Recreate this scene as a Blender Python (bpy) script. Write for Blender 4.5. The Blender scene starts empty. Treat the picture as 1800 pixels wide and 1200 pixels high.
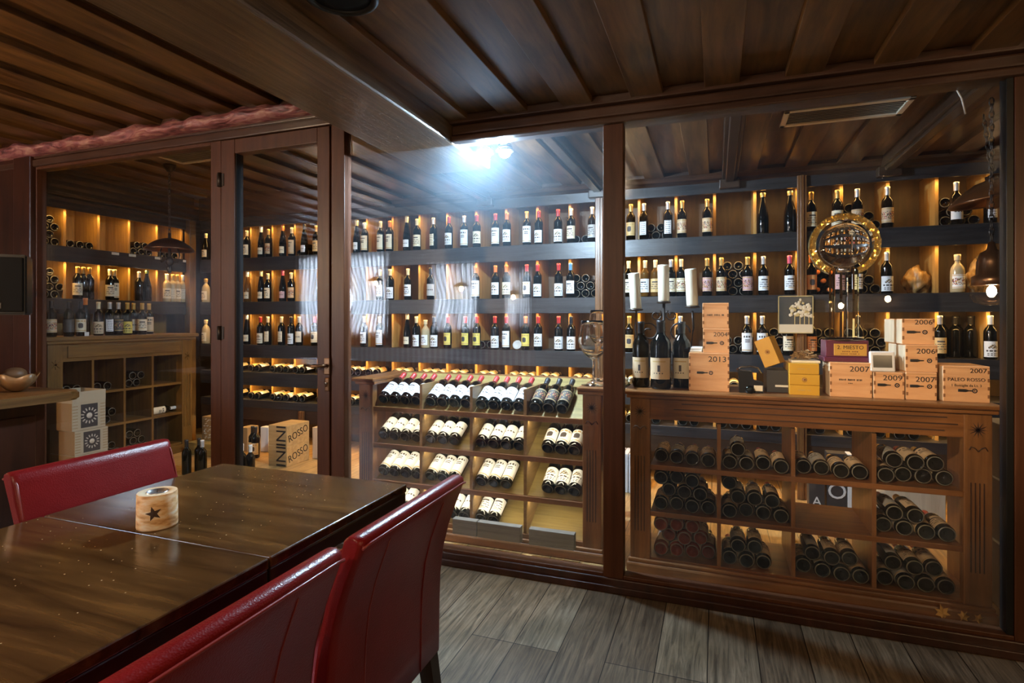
import bpy, bmesh, math, random
from mathutils import Vector, Matrix, Euler
random.seed(7)
D = bpy.data
SC = bpy.context.scene
COL = SC.collection
PI = math.pi

# ------------------------------------------------------------------ camera, world, exposure, lights
FPX, CU, CV, EYE = 987.0, 900.0, 560.0, 1.35
YAW = math.radians(19.94)
CY, SY = math.cos(YAW), math.sin(YAW)
cam = D.cameras.new('camera'); cam_o = D.objects.new('camera', cam); COL.objects.link(cam_o)
cam.sensor_fit = 'HORIZONTAL'; cam.sensor_width = 36.0; cam.lens = FPX / 1800 * 36
cam.shift_y = -40.0 / 1800; cam.clip_start = 0.02
cam_o.location = (0, 0, EYE); cam_o.rotation_euler = (PI / 2, 0, YAW)
SC.camera = cam_o
SC.view_settings.view_transform = 'Standard'; SC.view_settings.look = 'None'
SC.view_settings.exposure = 1.38; SC.view_settings.gamma = 1.0
SC.view_settings.use_curve_mapping = False
cy = SC.cycles
cy.use_denoising = True; cy.max_bounces = 8; cy.diffuse_bounces = 3; cy.glossy_bounces = 4
cy.transmission_bounces = 8; cy.transparent_max_bounces = 24
cy.sample_clamp_indirect = 40.0; cy.caustics_reflective = False; cy.caustics_refractive = False
w = D.worlds.new('world'); SC.world = w; w.use_nodes = True
w.node_tree.nodes['Background'].inputs[0].default_value = (0.02, 0.018, 0.015, 1)
w.node_tree.nodes['Background'].inputs[1].default_value = 0.3

AMBER = (1.0, 0.55, 0.15)
WARM = (1.0, 0.72, 0.42)
COOL = (0.66, 0.84, 1.0)
def area(name, loc, sx, sy, power, color, rot=(0, 0, 0), parent=None, spread=PI):
    l = D.lights.new(name, 'AREA'); l.shape = 'RECTANGLE'; l.size = sx; l.size_y = sy
    l.energy = power; l.color = color; l.spread = spread
    o = D.objects.new(name, l); COL.objects.link(o); o.location = loc; o.rotation_euler = rot
    if parent: o.parent = parent
    return o
def spot(name, loc, aim, power, color, size, blend=.6, radius=.03):
    l = D.lights.new(name, 'SPOT'); l.energy = power; l.color = color; l.spot_size = math.radians(size); l.spot_blend = blend; l.shadow_soft_size = radius
    o = D.objects.new(name, l); COL.objects.link(o); o.location = loc
    o.rotation_euler = (Vector(aim) - Vector(loc)).to_track_quat('-Z', 'Y').to_euler()
    return o
def point(name, loc, power, color, radius=.04):
    l = D.lights.new(name, 'POINT'); l.energy = power; l.color = color; l.shadow_soft_size = radius
    o = D.objects.new(name, l); COL.objects.link(o); o.location = loc
    return o
# added fill lamps behind the camera, their mirror images hidden by the posts
point('fill_lamp', (-.96, -.36, 2.05), 20, (1.0, .76, .50))
point('fill_lamp', (-4.2, .14, 1.95), 62, (1.0, .62, .28))
point('fill_lamp', (2.45, -.36, 1.95), 26, (1.0, .66, .34))
spot('fill_spot', (-.93, -.36, 2.34), (.62, 3.05, 1.22), 205, (1.0, .74, .47), 27, .8)  # added to brighten the crates on the right rack

# ------------------------------------------------------------------ measuring: photo pixel + one known plane -> point
def _d(u): return (u - CU) / FPX
def at(u, v, y):
    t = _d(u); d = y / (CY + t * SY)
    return Vector((d * (-SY + t * CY), y, EYE + (CV - v) * d / FPX))
def at_x(u, v, x):
    t = _d(u); d = x / (-SY + t * CY)
    return Vector((x, d * (CY + t * SY), EYE + (CV - v) * d / FPX))

# ------------------------------------------------------------------ materials
def mat(name):
    m = D.materials.new(name); m.use_nodes = True
    return m, m.node_tree.nodes, m.node_tree.links, m.node_tree.nodes['Principled BSDF']
def plain(name, col, rough=.5, metal=0.0, spec=.5, coat=0.0, emit=None, es=1.0, sub=0):
    m, n, l, p = mat(name)
    p.inputs['Base Color'].default_value = (*col, 1); p.inputs['Roughness'].default_value = rough
    p.inputs['Metallic'].default_value = metal; p.inputs['Specular IOR Level'].default_value = spec
    p.inputs['Coat Weight'].default_value = coat; p.inputs['Coat Roughness'].default_value = .1
    if emit:
        p.inputs['Emission Color'].default_value = (*emit, 1); p.inputs['Emission Strength'].default_value = es
    return m
def wood(name, c1, c2, axis='X', rough=.42, bump=.25, coat=0.0, scale=1.0, c3=None, seed=0.0, across=14.0, along=1.1):
    """grain stretched along one axis of the object"""
    m, n, l, p = mat(name)
    tc = n.new('ShaderNodeTexCoord'); mp = n.new('ShaderNodeMapping'); l.new(tc.outputs['Object'], mp.inputs[0])
    s = {'X': (along, across, across), 'Y': (across, along, across), 'Z': (across, across, along)}[axis]
    mp.inputs['Scale'].default_value = [k * scale for k in s]; mp.inputs['Location'].default_value = (seed, seed * 1.7, seed * .6)
    nz = n.new('ShaderNodeTexNoise'); nz.inputs['Scale'].default_value = 2.2; nz.inputs['Detail'].default_value = 7
    nz.inputs['Roughness'].default_value = .62; nz.inputs['Distortion'].default_value = .5
    l.new(mp.outputs[0], nz.inputs['Vector'])
    n2 = n.new('ShaderNodeTexNoise'); n2.inputs['Scale'].default_value = 2.0; n2.inputs['Detail'].default_value = 2
    l.new(tc.outputs['Object'], n2.inputs['Vector'])
    ad = n.new('ShaderNodeMath'); ad.operation = 'MULTIPLY_ADD'; ad.inputs[1].default_value = .35; l.new(n2.outputs[0], ad.inputs[0])
    mu = n.new('ShaderNodeMath'); mu.operation = 'MULTIPLY'; mu.inputs[1].default_value = .7; l.new(nz.outputs[0], mu.inputs[0]); l.new(mu.outputs[0], ad.inputs[2])
    cr = n.new('ShaderNodeValToRGB'); cr.color_ramp.elements[0].position = .34; cr.color_ramp.elements[1].position = .70
    cr.color_ramp.elements[0].color = (*c1, 1); cr.color_ramp.elements[1].color = (*c2, 1)
    if c3:
        e = cr.color_ramp.elements.new(.52); e.color = (*c3, 1)
    l.new(ad.outputs[0], cr.inputs[0]); l.new(cr.outputs[0], p.inputs['Base Color'])
    p.inputs['Roughness'].default_value = rough; p.inputs['Coat Weight'].default_value = coat; p.inputs['Coat Roughness'].default_value = .12
    b = n.new('ShaderNodeBump'); b.inputs['Strength'].default_value = bump; b.inputs['Distance'].default_value = .004
    l.new(nz.outputs[0], b.inputs['Height']); l.new(b.outputs[0], p.inputs['Normal'])
    return m
def planks(name, c1, c2, width, length, rough, mortar=.0022, gap=(.012, .009, .006), grain=.5, rot=PI / 2):
    m, n, l, p = mat(name)
    tc = n.new('ShaderNodeTexCoord'); mp = n.new('ShaderNodeMapping'); l.new(tc.outputs['Object'], mp.inputs[0])
    mp.inputs['Rotation'].default_value = (0, 0, rot); mp.inputs['Location'].default_value = (.45, .03, 0)
    br = n.new('ShaderNodeTexBrick'); br.offset = .37; br.offset_frequency = 3
    br.inputs['Scale'].default_value = 1; br.inputs['Brick Width'].default_value = length; br.inputs['Row Height'].default_value = width
    br.inputs['Mortar Size'].default_value = mortar; br.inputs['Color1'].default_value = (*c1, 1); br.inputs['Color2'].default_value = (*c2, 1)
    br.inputs['Mortar'].default_value = (*gap, 1); br.inputs['Mortar Smooth'].default_value = .2; br.inputs['Bias'].default_value = 0
    l.new(mp.outputs[0], br.inputs['Vector'])
    m2 = n.new('ShaderNodeMapping'); m2.inputs['Scale'].default_value = (26, 1.6, 1); l.new(tc.outputs['Object'], m2.inputs[0])
    nz = n.new('ShaderNodeTexNoise'); nz.inputs['Scale'].default_value = 1.6; nz.inputs['Detail'].default_value = 8; nz.inputs['Distortion'].default_value = 1.6
    nz.inputs['Roughness'].default_value = .65; l.new(m2.outputs[0], nz.inputs['Vector'])
    n3 = n.new('ShaderNodeTexNoise'); n3.inputs['Scale'].default_value = 3.5; n3.inputs['Detail'].default_value = 3; l.new(tc.outputs['Object'], n3.inputs['Vector'])
    cr = n.new('ShaderNodeValToRGB'); cr.color_ramp.elements[0].position = .32; cr.color_ramp.elements[1].position = .72
    k = 1 - grain; cr.color_ramp.elements[0].color = (k, k * .97, k * .93, 1); cr.color_ramp.elements[1].color = (1.35, 1.33, 1.3, 1)
    l.new(nz.outputs[0], cr.inputs[0])
    mx = n.new('ShaderNodeMix'); mx.data_type = 'RGBA'; mx.blend_type = 'MULTIPLY'; mx.inputs[0].default_value = 1
    l.new(br.outputs[0], mx.inputs[6]); l.new(cr.outputs[0], mx.inputs[7])
    c3 = n.new('ShaderNodeValToRGB'); c3.color_ramp.elements[0].position = .3; c3.color_ramp.elements[1].position = .7
    c3.color_ramp.elements[0].color = (.72, .68, .62, 1); c3.color_ramp.elements[1].color = (1.15, 1.15, 1.17, 1); l.new(n3.outputs[0], c3.inputs[0])
    m4 = n.new('ShaderNodeMix'); m4.data_type = 'RGBA'; m4.blend_type = 'MULTIPLY'; m4.inputs[0].default_value = 1
    l.new(mx.outputs[2], m4.inputs[6]); l.new(c3.outputs[0], m4.inputs[7]); l.new(m4.outputs[2], p.inputs['Base Color'])
    p.inputs['Roughness'].default_value = rough
    b = n.new('ShaderNodeBump'); b.inputs['Strength'].default_value = .35; b.inputs['Distance'].default_value = .004
    ad = n.new('ShaderNodeMath'); ad.operation = 'SUBTRACT'; l.new(nz.outputs[0], ad.inputs[0]); l.new(br.outputs['Fac'], ad.inputs[1])
    l.new(ad.outputs[0], b.inputs['Height']); l.new(b.outputs[0], p.inputs['Normal'])
    return m

M = {}
M['ceil_board'] = wood('stained ceiling boards', (.022, .010, .0035), (.200, .100, .034), 'Y', .33, .25, across=10)
M['beam'] = wood('grooved beam oak', (.030, .018, .009), (.17, .105, .055), 'Y', .30, .55, across=22, along=.7)
M['dark_x'] = wood('dark stained wood', (.016, .009, .006), (.050, .027, .016), 'X', .32, .2)
M['dark_z'] = wood('dark stained upright', (.016, .009, .006), (.048, .026, .015), 'Z', .35, .2)
M['header'] = wood('header wood', (.022, .011, .007), (.075, .036, .022), 'X', .30, .2)
M['frame'] = wood('brown lacquered frame', (.042, .013, .005), (.085, .030, .012), 'Z', .42, .06)
M['frame'].node_tree.nodes['Principled BSDF'].inputs['Specular IOR Level'].default_value = .3
M['fascia'] = wood('charcoal stained oak', (.011, .0105, .0115), (.040, .038, .040), 'X', .34, .4, across=20)
M['fascia_y'] = wood('charcoal stained oak side', (.011, .009, .008), (.036, .029, .024), 'Y', .36, .4, across=20)
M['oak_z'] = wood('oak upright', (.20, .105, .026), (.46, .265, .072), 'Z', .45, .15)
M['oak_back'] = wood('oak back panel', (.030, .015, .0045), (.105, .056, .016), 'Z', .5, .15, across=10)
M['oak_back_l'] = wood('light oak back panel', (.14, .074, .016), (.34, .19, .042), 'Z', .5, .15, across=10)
M['rack_x'] = wood('walnut rack wood', (.080, .028, .007), (.25, .098, .026), 'X', .34, .18)
M['rack_z'] = wood('walnut rack upright', (.080, .030, .008), (.25, .105, .030), 'Z', .36, .18)
M['rack_y'] = wood('walnut rack side', (.070, .033, .013), (.22, .115, .045), 'Y', .36, .18)
M['olive_x'] = wood('pale oak tray', (.16, .11, .035), (.34, .25, .085), 'X', .42, .2, across=18)
M['pale_y'] = wood('olive oak', (.13, .075, .026), (.30, .18, .065), 'Y', .42, .2)
M['cab_z'] = wood('cellar cabinet wood', (.075, .034, .007), (.21, .105, .022), 'Z', .40, .18)
M['cab_y'] = wood('cellar cabinet board', (.075, .034, .007), (.22, .11, .024), 'Y', .40, .18)
M['table'] = wood('dark varnished table top', (.020, .009, .0035), (.17, .082, .024), 'X', .16, .20, c3=(.075, .035, .011), across=9, along=.9)
M['table_edge'] = wood('table edge', (.012, .006, .004), (.04, .021, .012), 'Y', .28, .1)
M['leg'] = wood('dark beech leg', (.012, .007, .005), (.035, .02, .012), 'Z', .3, .05)
M['greyblock'] = wood('weathered grey block', (.06, .055, .05), (.17, .155, .14), 'X', .55, .4, across=22)
M['pine'] = wood('pine crate', (.58, .28, .115), (.86, .50, .25), 'X', .48, .12, across=11)
M['pine_y'] = wood('pine crate side', (.55, .42, .27), (.80, .66, .46), 'Z', .5, .12)
M['crate_tan'] = wood('tan crate board', (.36, .21, .075), (.58, .38, .16), 'X', .5, .12)
M['pine_end'] = plain('crate end grain', (.24, .10, .035), .6)
M['wallwood'] = wood('reddish wall panel', (.014, .005, .003), (.050, .015, .007), 'Z', .30, .1, across=8)
M['counter'] = wood('bar counter', (.06, .026, .008), (.22, .11, .034), 'Y', .3, .2)
M['floor'] = planks('weathered oak floor', (.30, .245, .17), (.15, .108, .070), .19, 1.75, .40, grain=.72)
M['cellar_floor'] = planks('oak cellar floor', (.50, .32, .13), (.42, .26, .10), .17, 1.3, .4)
M['plaster'] = plain('dark brown plaster', (.06, .04, .026), .8)
def table_specks(m):
    n, l = m.node_tree.nodes, m.node_tree.links; p = n['Principled BSDF']
    tc = n.new('ShaderNodeTexCoord'); v = n.new('ShaderNodeTexVoronoi'); v.inputs['Scale'].default_value = 42
    l.new(tc.outputs['Object'], v.inputs['Vector'])
    a = n.new('ShaderNodeMath'); a.operation = 'LESS_THAN'; a.inputs[1].default_value = .075; l.new(v.outputs['Distance'], a.inputs[0])
    nz = n.new('ShaderNodeTexNoise'); nz.inputs['Scale'].default_value = 4.5; l.new(tc.outputs['Object'], nz.inputs['Vector'])
    g = n.new('ShaderNodeMath'); g.operation = 'GREATER_THAN'; g.inputs[1].default_value = .50; l.new(nz.outputs[0], g.inputs[0])
    mu = n.new('ShaderNodeMath'); mu.operation = 'MULTIPLY'; l.new(a.outputs[0], mu.inputs[0]); l.new(g.outputs[0], mu.inputs[1])
    src = p.inputs['Base Color'].links[0].from_socket
    mx = n.new('ShaderNodeMix'); mx.data_type = 'RGBA'; l.new(mu.outputs[0], mx.inputs[0]); l.new(src, mx.inputs[6]); mx.inputs[7].default_value = (.55, .45, .3, 1)
    l.new(mx.outputs[2], p.inputs['Base Color'])
table_specks(M['table'])
def leather(name, c1, c2):
    m, n, l, p = mat(name)
    tc = n.new('ShaderNodeTexCoord'); nz = n.new('ShaderNodeTexNoise'); nz.inputs['Scale'].default_value = 6; nz.inputs['Detail'].default_value = 5
    l.new(tc.outputs['Object'], nz.inputs['Vector'])
    cr = n.new('ShaderNodeValToRGB'); cr.color_ramp.elements[0].color = (*c1, 1); cr.color_ramp.elements[1].color = (*c2, 1)
    cr.color_ramp.elements[0].position = .3; cr.color_ramp.elements[1].position = .7
    l.new(nz.outputs[0], cr.inputs[0]); l.new(cr.outputs[0], p.inputs['Base Color'])
    p.inputs['Roughness'].default_value = .30; p.inputs['Specular IOR Level'].default_value = .30
    v = n.new('ShaderNodeTexVoronoi'); v.inputs['Scale'].default_value = 260; l.new(tc.outputs['Object'], v.inputs['Vector'])
    b = n.new('ShaderNodeBump'); b.inputs['Strength'].default_value = .22; b.inputs['Distance'].default_value = .002
    l.new(v.outputs['Distance'], b.inputs['Height']); l.new(b.outputs[0], p.inputs['Normal'])
    return m
M['leather'] = leather('red leather', (.13, .005, .006), (.19, .010, .011))
M['piping'] = plain('red piping', (.22, .03, .028), .3)
def bark():
    m, n, l, p = mat('red stained bark')
    tc = n.new('ShaderNodeTexCoord'); mp = n.new('ShaderNodeMapping'); mp.inputs['Scale'].default_value = (1, 3, 3.5); l.new(tc.outputs['Object'], mp.inputs[0])
    nz = n.new('ShaderNodeTexNoise'); nz.inputs['Scale'].default_value = 7; nz.inputs['Detail'].default_value = 8; nz.inputs['Distortion'].default_value = 1.2; l.new(mp.outputs[0], nz.inputs['Vector'])
    cr = n.new('ShaderNodeValToRGB'); e = cr.color_ramp.elements; e[0].position = .32; e[1].position = .72
    e[0].color = (.07, .018, .019, 1); e[1].color = (.42, .24, .185, 1); k = e.new(.5); k.color = (.23, .072, .072, 1)
    l.new(nz.outputs[0], cr.inputs[0]); l.new(cr.outputs[0], p.inputs['Base Color']); p.inputs['Roughness'].default_value = .5
    b = n.new('ShaderNodeBump'); b.inputs['Strength'].default_value = .8; b.inputs['Distance'].default_value = .015
    l.new(nz.outputs[0], b.inputs['Height']); l.new(b.outputs[0], p.inputs['Normal'])
    return m
M['bark'] = bark()
def birch():
    m, n, l, p = mat('birch bark')
    tc = n.new('ShaderNodeTexCoord'); mp = n.new('ShaderNodeMapping'); mp.inputs['Scale'].default_value = (14, 14, 40); l.new(tc.outputs['Object'], mp.inputs[0])
    nz = n.new('ShaderNodeTexNoise'); nz.inputs['Scale'].default_value = 1.6; nz.inputs['Detail'].default_value = 5; l.new(mp.outputs[0], nz.inputs['Vector'])
    cr = n.new('ShaderNodeValToRGB'); e = cr.color_ramp.elements; e[0].position = .36; e[1].position = .66
    e[0].color = (.50, .24, .085, 1); e[1].color = (.86, .74, .56, 1); k = e.new(.5); k.color = (.78, .50, .24, 1)
    l.new(nz.outputs[0], cr.inputs[0]); l.new(cr.outputs[0], p.inputs['Base Color']); p.inputs['Roughness'].default_value = .6
    return m
M['birch'] = birch()
M['birch_top'] = plain('cut birch wood', (.70, .55, .36), .6)
M['carved'] = plain('painted groove shade', (.035, .012, .004), .5)  # dark tone paints groove shade onto the shallow relief
M['ink'] = plain('black print', (.012, .010, .010), .5)
M['burn'] = plain('burnt star', (.045, .02, .01), .7)
M['black'] = plain('black plastic', (.006, .006, .0065), .4, spec=.3)
M['grille'] = plain('black grille cloth', (.005, .005, .005), .8, spec=.15)
M['iron'] = plain('wrought iron', (.030, .022, .018), .42, .6)
M['copper'] = plain('brown metal shade', (.14, .062, .028), .28, .85)
M['brass'] = plain('aged bronze', (.20, .11, .06), .3, .9)
M['chrome'] = plain('polished metal', (.75, .74, .72), .12, 1.0)
M['wax'] = plain('ivory wax', (.62, .56, .44), .5)
M['wick'] = plain('wick', (.05, .04, .03), .8)
M['white'] = plain('white card', (.70, .69, .66), .6)
M['cream'] = plain('cream paper', (.74, .66, .50), .6)
M['whitebox'] = plain('white carton', (.62, .62, .63), .6)
M['greybox'] = plain('pale beige carton', (.42, .34, .23), .6)
M['kraft'] = plain('kraft carton', (.30, .19, .085), .65)
M['charcoal'] = plain('charcoal print', (.030, .029, .032), .5)
M['sunprint'] = plain('sand print', (.56, .51, .42), .6)
M['mustard'] = plain('mustard carton', (.62, .34, .025), .42, coat=.15)
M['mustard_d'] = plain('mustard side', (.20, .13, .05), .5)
M['seal'] = plain('brown seal', (.22, .08, .03), .5)
M['straw'] = plain('wood wool', (.36, .22, .09), .7)
M['plum'] = plain('plum plinth', (.115, .020, .045), .3, coat=.3)
M['goldplate'] = plain('gold plate', (.80, .47, .11), .32, .6)
M['vent'] = plain('pale vent metal', (.86, .78, .62), .45)
M['vent_dark'] = plain('vent recess', (.16, .14, .11), .6)
M['tin'] = plain('tealight tin', (.72, .72, .74), .25, .9)
M['leafm'] = plain('dry maple leaf', (.50, .27, .06), .6)
M['leafm2'] = plain('dry maple leaf dark', (.34, .17, .04), .6)
M['bread'] = plain('brown nut shell', (.16, .085, .04), .5)
M['wicker'] = plain('glazed brown bowl', (.22, .125, .055), .35)
M['redfruit'] = plain('red berry', (.30, .02, .03), .3)
M['flower'] = plain('cream blossom', (.70, .66, .50), .6)
M['stem'] = plain('green stem', (.10, .14, .05), .6)
M['screen'] = plain('dark screen', (.05, .048, .044), .15)
M['whiteplastic'] = plain('white plastic', (.72, .73, .76), .3)
M['stripe'] = plain('striped upholstery', (.26, .06, .05), .7)
def bulb(name, col, s): return plain(name, (.9, .9, .9), .3, emit=col, es=s)
M['bulb_warm'] = bulb('warm bulb', (1.0, .66, .32), 90)
M['bulb_small'] = bulb('warm filament bulb', (1.0, .72, .40), 45)
M['bulb_cool'] = bulb('cool white spot', (.58, .80, 1.0), 1750)
M['sky'] = bulb('daylit window', (.74, .86, 1.0), 11.5)
def pane_mat(name, lamp_haze):
    """window glass: clear, mirror-like at a slant, plus an added bluish film imitating lamp glow"""
    m, n, l, p = mat(name); n.remove(p)
    out = n['Material Output']
    tr = n.new('ShaderNodeBsdfTransparent'); gl = n.new('ShaderNodeBsdfGlossy'); gl.inputs['Roughness'].default_value = .004
    fr = n.new('ShaderNodeFresnel'); ge = n.new('ShaderNodeNewGeometry')
    io = n.new('ShaderNodeMapRange'); io.inputs[3].default_value = 1.5; io.inputs[4].default_value = 1 / 1.5   # leaving the pane: same reflectance as entering
    l.new(ge.outputs['Backfacing'], io.inputs[0]); l.new(io.outputs[0], fr.inputs['IOR'])
    mx = n.new('ShaderNodeMixShader'); l.new(fr.outputs[0], mx.inputs[0]); l.new(tr.outputs[0], mx.inputs[1]); l.new(gl.outputs[0], mx.inputs[2])
    if lamp_haze:  # added scatter layer stands in for the spotlight's glow
        du = n.new('ShaderNodeBsdfTranslucent'); du.inputs[0].default_value = (.62, .82, 1, 1)
        tc = n.new('ShaderNodeTexCoord'); nz = n.new('ShaderNodeTexNoise'); nz.inputs['Scale'].default_value = 2.2; nz.inputs['Detail'].default_value = 3
        l.new(tc.outputs['Object'], nz.inputs['Vector'])
        mr = n.new('ShaderNodeMapRange'); mr.inputs[1].default_value = .3; mr.inputs[2].default_value = .7
        mr.inputs[3].default_value = lamp_haze * .6; mr.inputs[4].default_value = lamp_haze * 1.4; l.new(nz.outputs[0], mr.inputs[0])
        m2 = n.new('ShaderNodeMixShader'); l.new(mr.outputs[0], m2.inputs[0]); l.new(mx.outputs[0], m2.inputs[1]); l.new(du.outputs[0], m2.inputs[2])
        l.new(m2.outputs[0], out.inputs[0])
    else:
        l.new(mx.outputs[0], out.inputs[0])
    return m
M['pane'] = pane_mat('window glass', .0070)
M['thin_glass'] = pane_mat('thin clear glass', 0)
def glass(name, col, ior=1.5, rough=0.0):
    m, n, l, p = mat(name)
    p.inputs['Base Color'].default_value = (*col, 1); p.inputs['Transmission Weight'].default_value = 1
    p.inputs['Roughness'].default_value = rough; p.inputs['IOR'].default_value = ior
    return m
M['crystal'] = glass('crystal', (1, .97, .92))
M['crystal_gold'] = glass('gold tinted crystal', (1.0, .80, .38))
M['ring_reflection'] = plain('painted gold reflection', (.86, .62, .22), .10, .85)  # gold tone stands for reflections caught by a clear glass ring
M['curtain'] = None
def curtain():
    m, n, l, p = mat('sheer curtain'); n.remove(p)
    a = n.new('ShaderNodeBsdfTranslucent'); a.inputs[0].default_value = (.80, .83, .86, 1)
    b = n.new('ShaderNodeBsdfDiffuse'); b.inputs[0].default_value = (.75, .76, .78, 1)
    mx = n.new('ShaderNodeMixShader'); mx.inputs[0].default_value = .3
    l.new(a.outputs[0], mx.inputs[1]); l.new(b.outputs[0], mx.inputs[2]); l.new(mx.outputs[0], n['Material Output'].inputs[0])
    return m
def fold_shade_curtain(m):  # wave bands paint the shade between folds into the cloth
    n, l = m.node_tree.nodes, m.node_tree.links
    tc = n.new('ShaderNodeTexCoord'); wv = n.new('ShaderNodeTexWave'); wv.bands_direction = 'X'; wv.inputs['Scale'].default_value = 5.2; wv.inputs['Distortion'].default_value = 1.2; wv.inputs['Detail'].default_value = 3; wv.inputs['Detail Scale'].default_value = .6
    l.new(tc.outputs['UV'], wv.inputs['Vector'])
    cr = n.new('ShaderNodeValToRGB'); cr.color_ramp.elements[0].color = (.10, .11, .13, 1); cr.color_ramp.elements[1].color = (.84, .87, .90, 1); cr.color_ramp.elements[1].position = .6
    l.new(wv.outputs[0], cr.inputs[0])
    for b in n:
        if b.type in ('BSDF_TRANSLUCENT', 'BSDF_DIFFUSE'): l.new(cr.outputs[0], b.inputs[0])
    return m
M['curtain'] = fold_shade_curtain(curtain())
# bottle glass and printing
M['glass_dark'] = plain('dark bottle glass', (.0025, .0028, .0022), .055, spec=.4)
M['rim_glint'] = plain('painted rim glint', (.11, .10, .08), .15, spec=.5)  # pale colour paints the light caught in the bottle's base edge
M['glass_amber'] = plain('amber bottle glass', (.10, .045, .010), .07, spec=.5)
M['glass_rose'] = plain('rose wine bottle', (.14, .030, .016), .07, spec=.5)
M['glass_pale'] = plain('pale spirit bottle', (.42, .34, .20), .08, spec=.5)
CAPS = {'red': (.42, .035, .035), 'cream': (.70, .58, .36), 'gold': (.58, .37, .11), 'silver': (.55, .55, .56), 'black': (.02, .02, .022),
        'white': (.78, .76, .70), 'orange': (.66, .20, .05), 'pink': (.55, .09, .16), 'blue': (.10, .26, .48), 'green': (.12, .18, .09)}
for k, c in CAPS.items(): M['cap_' + k] = plain(k + ' capsule', c, .35, .35 if k in ('gold', 'silver') else 0)
PAPER = {'white': (.76, .77, .78), 'cream': (.74, .66, .48), 'tan': (.62, .42, .18), 'yellow': (.72, .58, .12), 'grey': (.42, .42, .40), 'ornate': (.55, .40, .26), 'black': (.05, .045, .04), 'pink': (.55, .34, .34), 'orange': (.60, .24, .09), 'sand': (.64, .48, .30)}
for k, c in PAPER.items(): M['paper_' + k] = plain(k + ' label paper', c, .55)
M['lab_ink'] = plain('label print', (.06, .05, .05), .6)
M['lab_gold'] = plain('label gold print', (.50, .33, .12), .45)
M['lab_red'] = plain('label red print', (.34, .05, .05), .6)

# ------------------------------------------------------------------ mesh helpers
def bm_new(): return bmesh.new()
def box(bm, x0, x1, y0, y1, z0, z1, mi=0, bev=0.0):
    r = bmesh.ops.create_cube(bm, size=1.0)
    vs = r['verts']
    for v in vs:
        v.co = Vector((x0 + (v.co.x + .5) * (x1 - x0), y0 + (v.co.y + .5) * (y1 - y0), z0 + (v.co.z + .5) * (z1 - z0)))
    fs = set(f for v in vs for f in v.link_faces)
    for f in fs: f.material_index = mi
    if bev > 0:
        es = list(set(e for v in vs for e in v.link_edges))
        rr = bmesh.ops.bevel(bm, geom=es, offset=bev, segments=2, profile=.5, affect='EDGES')
        for f in rr['faces']: f.material_index = mi
    return vs
def lathe(bm, prof, seg=20, mi=0, c=(0, 0, 0), smooth=True, mis=None):
    rings = []
    for (r, z) in prof:
        if r <= 1e-6: rings.append([bm.verts.new((c[0], c[1], c[2] + z))])
        else: rings.append([bm.verts.new((c[0] + r * math.cos(2 * PI * i / seg), c[1] + r * math.sin(2 * PI * i / seg), c[2] + z)) for i in range(seg)])
    for k in range(len(rings) - 1):
        a, b = rings[k], rings[k + 1]; m_ = mis[k] if mis else mi
        for i in range(seg):
            j = (i + 1) % seg
            if len(a) == 1 and len(b) == 1: continue
            if len(a) == 1: f = bm.faces.new((a[0], b[j], b[i]))
            elif len(b) == 1: f = bm.faces.new((a[i], a[j], b[0]))
            else: f = bm.faces.new((a[i], a[j], b[j], b[i]))
            f.smooth = smooth; f.material_index = m_
def tube(bm, pts, r, seg=8, mi=0, closed=False):
    pts = [Vector(p) for p in pts]; n = len(pts); rings = []
    up = Vector((0, 0, 1))
    for i, p in enumerate(pts):
        a = pts[(i - 1) % n] if (closed or i > 0) else p; b = pts[(i + 1) % n] if (closed or i < n - 1) else p
        t = (b - a)
        if t.length < 1e-9: t = Vector((0, 0, 1))
        t.normalize(); s = t.cross(up)
        if s.length < .05: s = t.cross(Vector((1, 0, 0)))
        s.normalize(); q = t.cross(s); rr = r[i] if isinstance(r, (list, tuple)) else r
        rings.append([bm.verts.new(p + s * rr * math.cos(2 * PI * k / seg) + q * rr * math.sin(2 * PI * k / seg)) for k in range(seg)])
    m = n if closed else n - 1
    for i in range(m):
        a, b = rings[i], rings[(i + 1) % n]
        for k in range(seg):
            f = bm.faces.new((a[k], a[(k + 1) % seg], b[(k + 1) % seg], b[k])); f.smooth = True; f.material_index = mi
    if not closed:
        for rg in (rings[0], rings[-1]):
            f = bm.faces.new(rg); f.material_index = mi
def prism(bm, poly, axis, a, b, mi=0):
    """extrude a 2-D polygon along an axis: 'x' (poly in y,z), 'y' (poly in x,z), 'z' (poly in x,y)"""
    def mk(p, t): return {'x': (t, p[0], p[1]), 'y': (p[0], t, p[1]), 'z': (p[0], p[1], t)}[axis]
    va = [bm.verts.new(mk(p, a)) for p in poly]; vb = [bm.verts.new(mk(p, b)) for p in poly]
    n = len(poly)
    fs = [bm.faces.new(va), bm.faces.new(vb[::-1])]
    for i in range(n): fs.append(bm.faces.new((va[i], vb[i], vb[(i + 1) % n], va[(i + 1) % n])))
    for f in fs: f.material_index = mi
def sphere(bm, c, r, mi=0, u=14, v=8, sz=1.0):
    lathe(bm, [(r * math.sin(PI * k / v) if 0 < k < v else 0, -r * sz * math.cos(PI * k / v)) for k in range(v + 1)], u, mi, c)
def mesh(name, bm, mats):
    me = D.meshes.new(name); bmesh.ops.recalc_face_normals(bm, faces=bm.faces[:]); bm.to_mesh(me); bm.free()
    for m in (mats if isinstance(mats, (list, tuple)) else [mats]): me.materials.append(M[m] if isinstance(m, str) else m)
    return me
def link(name, data, parent=None, loc=None, rot=None):
    o = D.objects.new(name, data); COL.objects.link(o)
    if parent: o.parent = parent
    if loc is not None: o.location = loc
    if rot is not None: o.rotation_euler = rot
    return o
def obj(name, bm, mats, parent=None, loc=None, rot=None): return link(name, mesh(name, bm, mats), parent, loc, rot)
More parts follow.
